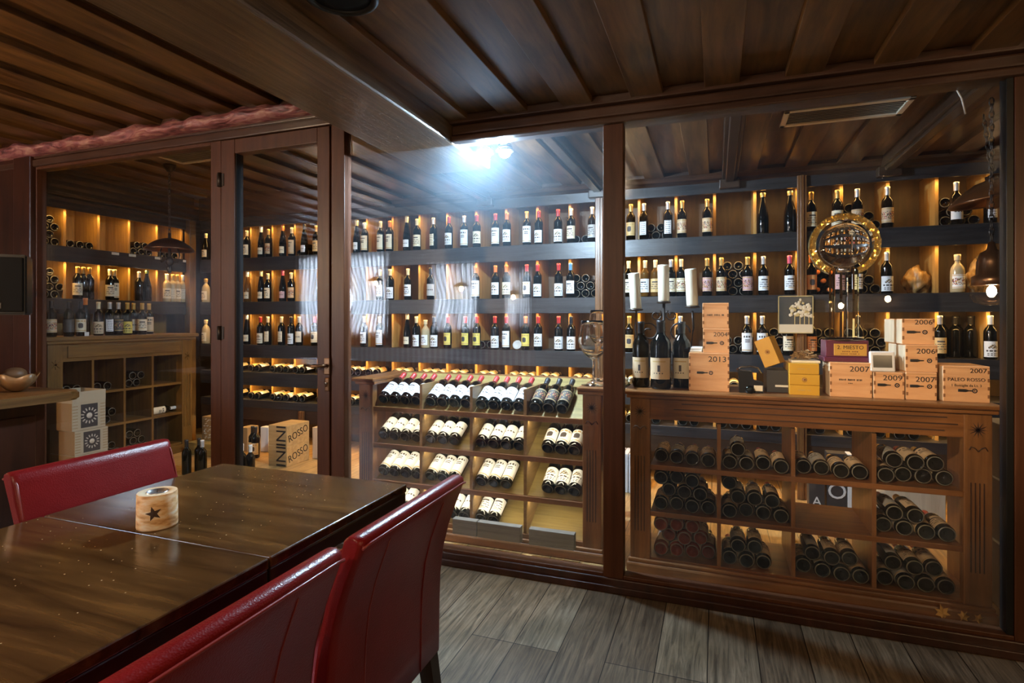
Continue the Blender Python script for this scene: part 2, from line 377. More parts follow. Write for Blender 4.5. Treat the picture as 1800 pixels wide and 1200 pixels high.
def tag(o, label, cat, group=None, kind=None):
    if label: o['label'] = label
    if cat: o['category'] = cat
    if group: o['group'] = group
    if kind: o['kind'] = kind
    return o
def thing(name, label, cat, loc=(0, 0, 0), rot=(0, 0, 0), group=None):
    o = D.objects.new(name, None); COL.objects.link(o); o.location = loc; o.rotation_euler = rot; o.empty_display_size = .1
    return tag(o, label, cat, group)
def struct(name, bm, mats, label=None, cat=None, parent=None):
    o = obj(name, bm, mats, parent)
    if not parent: tag(o, label, cat, None, 'structure')
    return o
def text(name, body, size, parent, loc, m, rot=(PI / 2, 0, 0), align='CENTER', depth=.0006, sx=1.0, shear=0.0):
    c = D.curves.new(name, 'FONT'); c.body = body; c.size = size; c.align_x = align; c.align_y = 'CENTER'; c.extrude = depth; c.shear = shear
    c.resolution_u = 3
    tmp = D.objects.new('tmp', c); COL.objects.link(tmp)
    me = D.meshes.new_from_object(tmp.evaluated_get(bpy.context.evaluated_depsgraph_get()))
    D.objects.remove(tmp); D.curves.remove(c); me.materials.clear(); me.materials.append(M[m])
    o = link(name, me, parent, loc, rot); o.scale = (sx, 1, 1)
    return o
def small_print(parent, w_, h, loc, m, n=11, name='small_print'):
    """a line of print too small to read: short dashes of uneven width"""
    bm = bm_new(); rr = random.Random(n); x = -w_ / 2
    for i in range(n):
        k = w_ / n
        if i % 6 != 5: box(bm, x, x + k * rr.uniform(.45, .75), -.0006, 0, -h / 2 * rr.uniform(.7, 1), h / 2 * rr.uniform(.7, 1))
        x += k
    return obj(name, bm, m, parent, loc)
def copy_tree(o, parent=None):
    c = o.copy(); COL.objects.link(c)
    if parent: c.parent = parent
    for ch in list(o.children): copy_tree(ch, c)
    return c
ORD = ['first', 'second', 'third', 'fourth', 'fifth', 'sixth', 'seventh', 'eighth', 'ninth', 'tenth', 'eleventh', 'twelfth', 'thirteenth', 'fourteenth', 'fifteenth', 'sixteenth', 'seventeenth', 'eighteenth', 'nineteenth', 'twentieth']
ORD += ['twenty-' + k for k in ORD[:9]] + ['thirtieth'] + ['thirty-' + k for k in ORD[:9]] + ['fortieth'] + ['forty-' + k for k in ORD[:9]]

# ------------------------------------------------------------------ bottles
BOTTLE = {  # profile (radius, height); neck radius, capsule z0..z1; label z0,z1,half angle; pretty word
    'bordeaux': dict(p=[(0, .016), (.012, .014), (.026, .004), (.030, .0), (.0345, .002), (.0375, .010), (.0378, .09), (.0375, .185), (.0355, .199), (.029, .213), (.020, .223), (.0155, .235), (.0140, .26), (.0138, .283), (.0155, .284), (.0155, .296), (.0135, .298), (0, .298)],
                     cap=(.238, .299, .0160), lab=(.036, .146, 1.42), R=.0378),
    'burgundy': dict(p=[(0, .016), (.014, .014), (.030, .004), (.034, .0), (.038, .003), (.0405, .012), (.0408, .10), (.0405, .140), (.038, .160), (.030, .190), (.021, .220), (.0160, .245), (.0143, .262), (.0140, .283), (.0158, .284), (.0158, .295), (.0135, .298), (0, .298)],
                     cap=(.248, .299, .0163), lab=(.035, .115, 1.2), R=.0408),
    'flute': dict(p=[(0, .012), (.012, .010), (.027, .003), (.030, 0), (.0345, .003), (.0365, .012), (.0365, .12), (.0350, .150), (.030, .190), (.0225, .235), (.0165, .270), (.0140, .295), (.0138, .318), (.0155, .319), (.0155, .329), (.0135, .331), (0, .331)],
                  cap=(.272, .332, .0168), lab=(.035, .105, 1.15), R=.0365),
    'champagne': dict(p=[(0, .02), (.014, .018), (.032, .005), (.037, 0), (.042, .004), (.0440, .014), (.0440, .11), (.0430, .140), (.038, .175), (.028, .215), (.020, .248), (.0160, .275), (.0150, .295), (.0175, .296), (.0178, .306), (.016, .314), (0, .316)],
                      cap=(.285, .317, .0182), lab=(.06, .10, .9), R=.044),
    'spirit': dict(p=[(0, .010), (.012, .008), (.030, .002), (.036, 0), (.040, .003), (.0420, .012), (.0425, .10), (.0415, .150), (.0380, .172), (.028, .192), (.0180, .204), (.0150, .215), (.0150, .232), (.0185, .233), (.0185, .262), (.0165, .265), (0, .265)],
                   cap=(.226, .266, .0190), lab=(.030, .125, 1.25), R=.0425),
    'magnum': dict(p=[(0, .02), (.018, .018), (.040, .005), (.046, 0), (.051, .004), (.0545, .014), (.0548, .11), (.0545, .235), (.0515, .255), (.042, .273), (.029, .288), (.0215, .303), (.0190, .33), (.0185, .352), (.0205, .353), (.0205, .366), (.018, .37), (0, .37)],
                   cap=(.305, .371, .0222), lab=(.055, .170, 1.2), R=.0548),
}
_mc = {}
def body_mesh(kind, g):
    k = ('b', kind, g)
    if k not in _mc:
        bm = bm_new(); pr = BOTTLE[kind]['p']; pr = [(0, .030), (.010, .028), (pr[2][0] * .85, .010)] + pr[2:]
        lathe(bm, pr, 24, mis=[1 if i_ == 4 else 0 for i_ in range(len(pr) - 1)]); _mc[k] = mesh('bottle_glass', bm, [g, 'rim_glint'])
    return _mc[k]
def cap_mesh(kind, col):
    k = ('c', kind, col)
    if k not in _mc:
        z0, z1, r = BOTTLE[kind]['cap']; bm = bm_new()
        zm = z1 - .018
        lathe(bm, [(r * .97, z0), (r * 1.0, z0 + .002), (r, zm), (r * 1.06, zm + .002), (r * 1.06, z1 - .001), (r * .9, z1 + .0008), (0, z1 + .001)], 16)
        _mc[k] = mesh('capsule', bm, 'cap_' + col)
    return _mc[k]
def label_mesh(kind, paper, design):
    k = ('l', kind, paper, design)
    if k in _mc: return _mc[k]
    z0, z1, ha = BOTTLE[kind]['lab']; R = BOTTLE[kind]['R'] + .0007
    if design == 'big': z0, z1 = z0 - .012, z1 + .022
    if design == 'narrow': ha *= .55
    if design == 'chateau_low': z0, z1 = z0 - .02, z1 - .022
    na, nz = 18, 20; bm = bm_new(); g = []
    for j in range(nz + 1):
        g.append([bm.verts.new((R * math.cos(-PI / 2 + (-1 + 2 * i / na) * ha), R * math.sin(-PI / 2 + (-1 + 2 * i / na) * ha), z0 + (z1 - z0) * j / nz)) for i in range(na + 1)])
    rnd = random.Random(hash((paper, design)) % 997 if False else len(paper) * 7 + len(design))
    for j in range(nz):
        for i in range(na):
            mi = 0; a = abs(i - (na - 1) / 2)
            if design == 'lines':
                if j in (14, 15) and a < 4: mi = 1
                elif j in (11, 8, 5) and a < 6 and (i + j) % 5: mi = 1
                elif j == 3 and a < 3: mi = 2
            elif design in ('chateau', 'chateau_low'):
                if 11 <= j <= 15 and a < (4.6 - abs(j - 12) * .7) and (i * 3 + j) % 4: mi = 1 if (i + j) % 3 else 2
                elif j in (8, 7) and a < 6 and i % 4 != 1: mi = 1
                elif j in (4, 2) and a < 5 and i % 3: mi = 1
            elif design == 'emblem':
                if 6 <= j <= 13 and (a / 3.4) ** 2 + ((j - 9.5) / 4.2) ** 2 < 1: mi = 1
                elif j in (16, 17) and a < 6 and i % 4: mi = 2
                elif j == 2: mi = 2
            elif design == 'narrow':
                if j % 3 == 1 and 2 < i < na - 3 and (i + j) % 4: mi = 1
            elif design == 'ornate':
                if 5 <= j <= 14 and rnd.random() < .55: mi = rnd.choice((1, 2, 3))
                elif j in (1, 18): mi = 2
            elif design == 'big':
                if j in (16, 15) and a < 5 and i % 3: mi = 1
                elif j in (12, 10) and a < 3: mi = 1
                elif j in (1,): mi = 2
            elif design == 'faint':
                if j == 16 and a < 5: mi = 2
                elif a < 1 and 7 <= j <= 12: mi = 1
                elif j == 5 and a < 4 and i % 2: mi = 1
            elif design == 'band':
                if j in (9, 10) and a < 6 and i % 3: mi = 1
            f = bm.faces.new((g[j][i], g[j][i + 1], g[j + 1][i + 1], g[j + 1][i])); f.material_index = mi; f.smooth = True
    _mc[k] = mesh('label', bm, ['paper_' + paper, 'lab_ink', 'lab_gold', 'lab_red'])
    return _mc[k]
NB = [0]
MASS = bmesh.new()   # the smallest, farthest lying bottles beyond the 300 that show largest
def mass_bottle(mtx, cap, paper):
    for me, m0 in ((body_mesh('bordeaux', 'glass_dark'), 0), (cap_mesh('bordeaux', cap), 1 if cap == 'cream' else 2), (label_mesh('bordeaux', paper, 'big') if paper else None, 3)):
        if me is None: continue
        n0 = len(MASS.faces); b = bmesh.new(); b.from_mesh(me); b.transform(mtx); tmp = D.meshes.new('t'); b.to_mesh(tmp); b.free(); MASS.from_mesh(tmp); D.meshes.remove(tmp); MASS.faces.ensure_lookup_table()
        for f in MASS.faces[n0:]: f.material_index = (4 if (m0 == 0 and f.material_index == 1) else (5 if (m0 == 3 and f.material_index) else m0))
def bottle(kind, mtx, cap, paper, design, label, group, g='glass_dark', name=None, cat='wine bottle', capsule=True):
    NB[0] += 1
    o = link(name or {'spirit': 'spirit_bottle', 'magnum': 'magnum_bottle', 'champagne': 'champagne_bottle'}.get(kind, 'wine_bottle'), body_mesh(kind, g))
    o.matrix_world = mtx
    tag(o, label, cat, group)
    if capsule: link('capsule', cap_mesh(kind, cap), o)
    if paper: link('label', label_mesh(kind, paper, design), o)
    return o
def T(x, y, z): return Matrix.Translation((x, y, z))
def RX(a): return Matrix.Rotation(a, 4, 'X')
def RY(a): return Matrix.Rotation(a, 4, 'Y')
def RZ(a): return Matrix.Rotation(a, 4, 'Z')
# ================================================================== THE SETTING
GY = 2.82                      # glass wall
BY = 4.70                      # front of the back shelving
SX = -5.50                     # front of the side shelving
ZL, ZR = 2.68, 2.42            # ceilings left and right of the beam
FX0, FX1 = -8.0, 3.2
bm = bm_new(); box(bm, FX0, FX1, -2.7, GY + .03, -.1, 0); struct('floor', bm, 'floor')
bm = bm_new(); box(bm, -6.0, 2.6, GY + .03, 5.3, -.1, .0); struct('floor', bm, 'cellar_floor')
# ceilings: recessed boards with raised boards between them
def boarded(name, x0, x1, y0, y1, z, first, period=.338, rw=.150, drop=.030):
    bm = bm_new(); box(bm, x0, x1, y0, y1, z, z + .08)
    x = first
    while x < x1:
        a, b = max(x, x0), min(x + rw, x1)
        if b - a > .02: box(bm, a, b, y0, y1, z - drop, z + .01, 0, .003)
        x += period
    return struct(name, bm, 'ceil_board')
boarded('ceiling', FX0, -1.80, -2.7, GY, ZL + .03, -8.2 + .09)
boarded('ceiling', -1.36, FX1, -2.7, GY, ZR + .03, -.387 - 3 * .338)
bm = bm_new(); box(bm, -1.80, -1.36, -2.7, 3.35, 2.312, 2.75, 0, .012); struct('beam', bm, 'beam')
boarded('ceiling', -6.0, -2.95, GY, 5.3, ZL + .03, -6.1)
boarded('ceiling', -2.95, 2.6, GY, 5.3, 2.50, -2.9)
bm = bm_new(); box(bm, -3.02, -2.90, GY + .05, 5.2, 2.44, 2.80); struct('trim_1', bm, 'dark_x')
for x in (-1.95, -.93, .10, 1.16):
    bm = bm_new(); box(bm, x - .055, x + .055, GY + .06, 4.78, 2.425, 2.50, 0, .006); box(bm, x - .03, x + .03, GY + .06, 4.78, 2.405, 2.43, 0, .006)
    box(bm, x - .075, x + .075, 4.64, 4.78, 2.36, 2.43, 0, .008)
    struct('trim_2', bm, 'dark_x')
# room shell
bm = bm_new(); box(bm, FX0 - .1, FX1 + .1, -2.8, -2.7, 0, 2.75)
struct('wall_rear', bm, 'plaster')
bm = bm_new(); box(bm, FX0 - .1, FX0, -2.7, GY, 0, 2.75); struct('wall_left', bm, 'wallwood')
bm = bm_new(); box(bm, FX1, FX1 + .1, -2.7, GY, 0, 2.75); struct('wall_right', bm, 'wallwood')
bm = bm_new(); box(bm, -6.2, 2.8, 5.22, 5.3, 0, 2.75); struct('wall_back', bm, 'dark_z')
bm = bm_new(); box(bm, -6.1, -6.0, GY, 5.3, 0, 2.75); struct('wall_cellar_left', bm, 'dark_z')
bm = bm_new(); box(bm, 2.5, 2.6, GY, 5.3, 0, 2.75); struct('wall_cellar_right', bm, 'dark_z')
# wall parts in the plane of the glass
bm = bm_new(); box(bm, FX0, -5.10, GY - .05, GY + .03, 0, 2.75)
for x in (-7.4, -6.9, -6.4, -5.9): box(bm, x, x + .42, GY - .062, GY - .05, .25, 2.3, 0, .006)
struct('wall_front_left', bm, 'wallwood')
bm = bm_new(); box(bm, -5.08, -4.875, GY - .07, GY + .01, 0, 2.60, 0, .008); struct('trim_3', bm, 'wallwood')
bm = bm_new(); box(bm, 1.26, FX1, GY - .05, GY + .05, 0, 2.6); struct('wall_front_right', bm, 'wallwood')
# headers
bm = bm_new(); box(bm, -6.0, -1.78, GY - .03, GY + .09, 2.505, 2.76); box(bm, -6.0, -1.80, GY - .055, GY, 2.505, 2.555, 0, .008); box(bm, -6.0, -1.80, GY - .045, GY, 2.565, 2.585, 0, .004)
struct('trim_4', bm, 'header')
bm = bm_new(); box(bm, -1.38, FX1, GY - .02, GY + .09, 2.325, 2.52); box(bm, -1.36, FX1, GY - .06, GY, 2.312, 2.345, 0, .008); box(bm, -1.36, FX1, GY - .045, GY, 2.352, 2.405, 0, .01)
box(bm, -1.36, FX1, GY - .075, GY - .02, 2.405, 2.45, 0, .006)
struct('trim_5', bm, 'header')
# natural-edge board under the left ceiling
bm = bm_new(); N = 150; rows = 8; rr = random.Random(3)
import mathutils
def nz(x, y=0, z=0): return mathutils.noise.noise(Vector((x, y, z)))
g = []
for i in range(N + 1):
    x = -5.6 + 3.83 * i / N
    top = 2.674 + .032 * nz(x * 3.1) + .026 * nz(x * 8.7, 3) - .012
    col = []
    for j in range(rows + 1):
        q = j / rows
        bulge = .055 * math.sin(PI * (.15 + .8 * q)) + .018 * nz(x * 6, q * 2.5, 7) + .012 * nz(x * 14, q * 5, 2)
        col.append(bm.verts.new((x, GY - .075 - bulge, 2.580 + (top - 2.580) * q)))
    col.append(bm.verts.new((x, GY - .02, top + .004)))
    col.insert(0, bm.verts.new((x, GY - .02, 2.580)))
    g.append(col)
for i in range(N):
    for j in range(len(g[0]) - 1):
        f = bm.faces.new((g[i][j], g[i + 1][j], g[i + 1][j + 1], g[i][j + 1])); f.smooth = True
bm.faces.new(g[0]); bm.faces.new(g[-1])
tag(obj('live_edge_board', bm, 'bark'), 'long reddish live-edge board with wavy bark top above the glass wall', 'board')
# sill
bm = bm_new(); box(bm, -5.0, -3.11, GY - .045, GY + .05, 0, .075, 0, .006); box(bm, -2.10, 1.2, GY - .045, GY + .05, 0, .068, 0, .006); box(bm, -2.10, 1.2, GY - .06, GY - .04, 0, .035, 0, .004)
struct('trim_6', bm, 'wallwood')

# glazed units: frame with its pane
def frame_bars(bars, bev=.004):
    bm = bm_new()
    for (x0, x1, z0, z1) in bars: box(bm, x0, x1, GY - .035, GY + .035, z0, z1, 0, bev)
    return bm
w1 = struct('window_1', frame_bars([(-4.875, -4.862, .07, 2.505), (-3.111, -3.024, 0, 2.51), (-4.862, -3.111, 2.485, 2.512), (-4.862, -3.111, .07, .095)]), 'frame')
bm = bm_new(); box(bm, -4.862, -3.111, GY - .006, GY + .006, .095, 2.485); obj('pane', bm, 'pane', w1)
w2 = struct('window_2', frame_bars([(-2.160, -2.066, 0, 2.51), (-.528, -.428, 0, 2.315), (-2.066, -.528, .065, .085)]), 'frame')
bm = bm_new(); prism(bm, [(-2.066, .085), (-.528, .085), (-.528, 2.330), (-1.79, 2.330), (-1.79, 2.50), (-2.066, 2.50)], 'y', GY - .006, GY + .006); obj('pane', bm, 'pane', w2)
w3 = struct('window_3', frame_bars([(1.120, 1.27, 0, 2.315), (-.428, 1.12, .065, .085)]), 'frame')
bm = bm_new(); box(bm, -.428, 1.12, GY - .006, GY + .006, .085, 2.33); obj('pane', bm, 'pane', w3)
bm = bm_new(); box(bm, 1.095, 1.119, GY - .03, GY + .03, .085, 2.33, 0, .002); obj('edge_strip', bm, 'black', w3)
# the door
dr = thing('door_1', 'brown framed glass door into the wine cellar', 'door'); dr['kind'] = 'structure'
bm = bm_new(); y0, y1 = GY - .04, GY + .03
box(bm, -3.018, -2.903, y0, y1, .01, 2.503, 0, .004); box(bm, -2.258, -2.168, y0, y1, .01, 2.503, 0, .004)
box(bm, -2.903, -2.258, y0 + .0005, y1, 2.412, 2.503, 0, .004); box(bm, -2.903, -2.258, y0 + .0005, y1, .01, .13, 0, .004)
obj('door_leaf', bm, 'frame', dr)
bm = bm_new(); box(bm, -2.903, -2.258, GY - .011, GY + .001, .13, 2.412); obj('pane', bm, 'pane', dr)
bm = bm_new()
for (a, b, c, d) in ((-2.903, -2.897, .13, 2.412), (-2.264, -2.258, .13, 2.412)): box(bm, a, b, GY - .03, GY + .025, c, d)
obj('glazing_bead', bm, 'black', dr)
hp = at(575, 642, GY - .045)
bm = bm_new(); box(bm, hp.x - .021, hp.x + .021, GY - .050, GY - .040, hp.z - .055, hp.z + .045, 0, .004); pl = obj('handle_plate', bm, 'brass', dr)
bm = bm_new(); tube(bm, [(hp.x, GY - .045, hp.z), (hp.x, GY - .085, hp.z), (hp.x - .012, GY - .095, hp.z), (hp.x - .06, GY - .098, hp.z - .003), (hp.x - .125, GY - .095, hp.z + .002)], [.010, .010, .010, .009, .008], 10); obj('door_handle', bm, 'brass', dr)
bm = bm_new(); box(bm, hp.x - .017, hp.x + .017, GY - .049, GY - .040, hp.z - .155, hp.z - .075, 0, .006); ke = obj('lock_plate', bm, 'brass', dr)
bm = bm_new(); lathe(bm, [(0, 0), (.008, 0), (.008, .012), (0, .012)], 12); box(bm, -.004, .004, -.022, -.004, 0, .010); obj('lock_cylinder', bm, 'chrome', ke, (hp.x, GY - .049, hp.z - .105), (PI / 2, 0, 0))
for v in (315, 585):
    q = at(392, v, GY - .05); bm = bm_new(); tube(bm, [(-3.022, GY - .045, q.z - .045), (-3.022, GY - .045, q.z + .045)], .014, 10); box(bm, -3.05, -2.99, GY - .044, GY - .038, q.z - .04, q.z + .04)
    obj('hinge', bm, 'iron', dr)

# windows with curtains behind the camera: their daylight is mirrored in the glass wall
def window(nm, x0, x1, z0, z1):
    bm = bm_new(); y = -2.70
    for (a, b, c, d) in ((x0 - .06, x0, z0 - .06, z1 + .06), (x1, x1 + .06, z0 - .06, z1 + .06), (x0, x1, z1, z1 + .06), (x0, x1, z0 - .06, z0), ((x0 + x1) / 2 - .02, (x0 + x1) / 2 + .02, z0, z1)):
        box(bm, a, b, y, y + .05, c, d)
    o = struct(nm, bm, 'dark_z')
    bm = bm_new(); box(bm, x0, x1, y + .002, y + .012, z0, z1); obj('pane', bm, 'sky', o)
    return o
def drape(x0, x1, z0, z1, gather, label):
    """a hanging curtain with folds, swagged to one side at mid height"""
    bm = bm_new(); n = 110; m = 26; g = []; uv = bm.loops.layers.uv.new('uv')
    for j in range(m + 1):
        q = j / m; z = z1 + (z0 - z1) * q
        pull = gather * math.exp(-((q - .55) / .28) ** 2)
        row = []
        for i in range(n + 1):
            s = i / n
            x = x0 + (x1 - x0) * (s * (1 - abs(pull)) + (abs(pull) if pull > 0 else 0))
            y = -2.60 + .022 * math.sin(s * 62 + 2 * math.sin(q * 3)) + .010 * math.sin(s * 23 + q * 4)
            row.append(bm.verts.new((x, y, z)))
        g.append(row)
    for j in range(m):
        for i in range(n):
            f = bm.faces.new((g[j][i], g[j][i + 1], g[j + 1][i + 1], g[j + 1][i])); f.smooth = True
            for lp, (a, b) in zip(f.loops, ((j, i), (j, i + 1), (j + 1, i + 1), (j + 1, i))): lp[uv].uv = (b / n * (x1 - x0) * 1.3, a / m)
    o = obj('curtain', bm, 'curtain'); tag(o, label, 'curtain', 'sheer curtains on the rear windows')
    return o
window('window_4', -7.05, -5.30, 1.12, 2.42)
window('window_5', -4.38, -3.62, 1.20, 2.22)
window('window_6', -3.10, -2.72, 1.25, 2.10)
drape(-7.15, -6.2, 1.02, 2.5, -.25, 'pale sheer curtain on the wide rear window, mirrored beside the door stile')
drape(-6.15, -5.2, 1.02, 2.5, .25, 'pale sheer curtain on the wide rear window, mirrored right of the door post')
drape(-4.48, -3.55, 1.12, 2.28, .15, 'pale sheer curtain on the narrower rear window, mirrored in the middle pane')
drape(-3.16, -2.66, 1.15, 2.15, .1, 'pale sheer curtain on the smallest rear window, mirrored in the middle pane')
def sconce(x, z, label):
    t = thing('wall_lamp', label, 'lamp', (x, -2.70, z), group='wall lamps at the rear of the room')
    bm = bm_new(); lathe(bm, [(0, 0), (.05, 0), (.05, .02), (0, .02)], 16); obj('wall_plate', bm, 'iron', t, (0, 0, .05), (-PI / 2, 0, 0))
    bm = bm_new(); tube(bm, [(0, .02, .05), (0, .10, .12), (0, .17, .13), (0, .18, .06)], .008, 8); obj('bracket', bm, 'iron', t)
    bm = bm_new(); lathe(bm, [(.02, .06), (.06, .045), (.13, 0), (.135, -.012), (.128, -.010), (.058, .036), (.018, .05)], 24); obj('lamp_shade', bm, 'copper', t, (0, .18, .02))
    bm = bm_new(); sphere(bm, (0, .18, -.03), .032, sz=1.25); obj('light_bulb', bm, 'bulb_warm', t)
for (u, v, yv, lb) in ((657, 497, 8.1, 'bronze wall lamp beside the wide rear window, mirrored over the pale curtain'), (808, 507, 8.1, 'bronze wall lamp mirrored in front of the narrow curtain'), (900, 522, 8.1, 'bronze wall lamp mirrored over the smallest curtain'),
                       (1480, 537, 8.1, 'bronze wall lamp mirrored within the trophy column'), (1563, 525, 8.1, 'bronze wall lamp mirrored above the stacked wine crates')):
    q = at(u, v, yv); sconce(q.x, q.z + .03, lb)
bm = bm_new(); box(bm, -6.6, -2.6, -2.62, -2.50, .35, .98, 0, .03); box(bm, -6.6, -2.6, -2.55, -2.05, .1, .45, 0, .03)
for k in range(40): box(bm, -6.6 + k * .1, -6.6 + k * .1 + .045, -2.506, -2.494, .5, .95, 1, .003)
tag(obj('bench_seat', bm, ['stripe', 'sunprint']), 'striped upholstered bench under the rear windows', 'bench')
# ================================================================== BACK SHELVING
PER = .2978; X0 = -.009
Z1, Z2, Z3, Z4, Z5 = 2.003, 1.531, 1.071, .780, .483
KX = [X0 + PER * k for k in range(-17, 8)]
XA, XB = -5.40, 2.40
sh = thing('wine_shelving', 'long dark wine shelving with lit compartments along the cellar back wall', 'shelving')
FZ = [(2.336, 2.44), (1.861, 2.003), (1.397, 1.531), (.934, 1.071), (.637, .780), (.400, .483)]
for i, (a, b) in enumerate(FZ):
    bm = bm_new(); box(bm, XA, XB, BY, BY + .022, a, b, 0, .003)
    if i: box(bm, XA, XB, BY + .022, BY + .42, b - .028, b - .001)
    obj('shelf', bm, 'fascia', sh)
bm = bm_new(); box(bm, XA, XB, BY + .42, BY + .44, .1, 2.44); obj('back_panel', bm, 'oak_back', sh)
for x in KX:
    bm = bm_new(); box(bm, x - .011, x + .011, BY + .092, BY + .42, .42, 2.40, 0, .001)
    obj('divider', bm, 'oak_z', sh)
bm = bm_new(); prism(bm, [(BY - .10, 2.50), (BY - .10, 2.475), (BY - .075, 2.46), (BY - .06, 2.44), (BY - .02, 2.43), (BY + .02, 2.41), (BY + .02, 2.50)], 'x', -2.90, XB); obj('cornice', bm, 'header', sh)
bm = bm_new(); box(bm, XA, -3.02, BY - .02, BY + .02, 2.44, 2.70); obj('upper_panel', bm, 'dark_x', sh)
bm = bm_new(); box(bm, XA, XB, BY + .005, BY + .03, .27, .40); obj('apron', bm, 'dark_x', sh)
for x in (-4.0, -3.0, -.92, .605):
    bm = bm_new()
    z1 = 2.42 if x > -2 else .40
    box(bm, x - .032, x + .032, BY - .03, BY + .0, 0 if x < -2 else 0, z1, 0, .004); box(bm, x - .012, x + .012, BY - .04, BY - .03, 0, z1, 0, .003)
    obj('stile', bm, 'rack_z', sh)
for (z, pw) in ((2.326, 11.0), (1.850, 10.5), (1.386, 9.5)):
    area('shelf_light', ((XA + XB) / 2, BY + .040, z), XB - XA - .1, .014, pw, AMBER, (math.radians(24), 0, 0), sh)
for (z, pw) in ((.926, 8.5), (.629, 8.5)):
    area('shelf_light', ((XA + XB) / 2, BY + .040, z), XB - XA - .1, .014, pw, AMBER, (math.radians(20), 0, 0), sh)
area('shelf_light', ((XA + XB) / 2, BY + .060, .262), XB - XA - .1, .014, 9, AMBER, (math.radians(-22), 0, 0), sh)
# arched niche frame at the left corner
# side shelving
s2 = thing('side_wine_shelving', 'lit wine shelving on the left side wall of the cellar', 'shelving')
for i, (a, b) in enumerate(FZ[:3]):
    bm = bm_new(); box(bm, SX - .022, SX, GY + .12, BY, a, b, 0, .003)
    if i: box(bm, SX - .42, SX - .022, GY + .12, BY, b - .028, b - .001)
    obj('shelf', bm, 'fascia_y', s2)
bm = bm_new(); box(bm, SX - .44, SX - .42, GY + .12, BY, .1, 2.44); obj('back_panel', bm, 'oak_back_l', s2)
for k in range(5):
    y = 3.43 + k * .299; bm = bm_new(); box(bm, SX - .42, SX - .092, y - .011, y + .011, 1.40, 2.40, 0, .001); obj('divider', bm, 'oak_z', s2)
bm = bm_new(); box(bm, SX - .02, SX + .06, BY - .10, BY - .02, 0, 2.44, 0, .006); obj('corner_post', bm, 'cab_z', s2)
bm = bm_new(); box(bm, SX - .02, SX + .03, GY + .12, BY - .02, 2.44, 2.70); box(bm, SX, SX + .06, GY + .12, BY - .02, 2.44, 2.47, 0, .008); obj('upper_panel', bm, 'dark_z', s2)
for (z, pw) in ((2.326, 3.0), (1.850, 3.0)):
    area('shelf_light', (SX - .040, (GY + BY) / 2 + .05, z), .014, BY - GY - .3, pw, AMBER, (0, math.radians(24), 0), s2)
# shelf price tickets
for (u, v) in ((203, 445), (233, 449), (278, 453), (327, 458)):
    q = at_x(u, v, SX + .003); bm = bm_new(); box(bm, SX, SX + .003, q.y - .035, q.y + .035, 1.972, 1.996); obj('price_ticket', bm, 'cream', s2)

# ------------------------------------------------------------------ bottles standing on the back shelves
CW = {'bordeaux': 'wine bottle', 'burgundy': 'sloping wine bottle', 'flute': 'slim wine bottle', 'champagne': 'dark champagne-shaped bottle', 'spirit': 'squat bottle'}
R1 = [(362, 'burgundy', 'cream', 'cream', 'lines'), (434, 'bordeaux', 'cream', 'cream', 'lines'), (459, 'flute', 'white', 'cream', 'band'), (472, 'bordeaux', 'gold', 'ornate', 'ornate'),
      (497, 'flute', 'orange', 'cream', 'band'), (513, 'bordeaux', 'cream', 'sand', 'big'), (535, 'flute', 'black', 'white', 'band'), (556, 'bordeaux', 'gold', 'tan', 'lines'),
      (627, 'flute', 'cream', 'white', 'band'), (641, 'bordeaux', 'white', 'cream', 'big'), (669, 'bordeaux', 'cream', 'cream', 'big'), (685, 'bordeaux', 'orange', 'cream', 'big'),
      (715, 'flute', 'cream', 'white', 'band'), (733, 'bordeaux', 'cream', 'cream', 'lines'), (762, 'bordeaux', 'silver', 'cream', 'narrow'), (789, 'bordeaux', 'red', 'white', 'chateau'),
      (816, 'bordeaux', 'silver', 'white', 'big'), (838, 'bordeaux', 'red', 'cream', 'chateau'), (871, 'bordeaux', 'red', 'white', 'big'), (891, 'bordeaux', 'orange', 'white', 'chateau'),
      (926, 'bordeaux', 'gold', 'white', 'big'), (947, 'bordeaux', 'red', 'white', 'chateau_low'), (981, 'bordeaux', 'red', 'white', 'chateau_low'), (1004, 'bordeaux', 'silver', 'cream', 'lines'),
      (1041, 'bordeaux', 'silver', 'grey', 'lines'), (1109, 'bordeaux', 'gold', 'tan', 'emblem'), (1132, 'bordeaux', 'silver', 'white', 'narrow'), (1174, 'bordeaux', 'silver', 'white', 'narrow'),
      (1199, 'bordeaux', 'gold', 'sand', 'ornate'), (1243, 'bordeaux', 'gold', 'sand', 'ornate'), (1341, 'champagne', 'gold', None, ''), (1389, 'champagne', 'gold', None, ''),
      (1426, 'bordeaux', 'gold', 'cream', 'lines'), (1472, 'bordeaux', 'gold', 'cream', 'lines'), (1507, 'bordeaux', 'silver', 'ornate', 'ornate'), (1560, 'bordeaux', 'silver', 'ornate', 'ornate'),
      (1681, 'bordeaux', 'silver', 'white', 'band'), (1741, 'bordeaux', 'silver', 'white', 'narrow')]
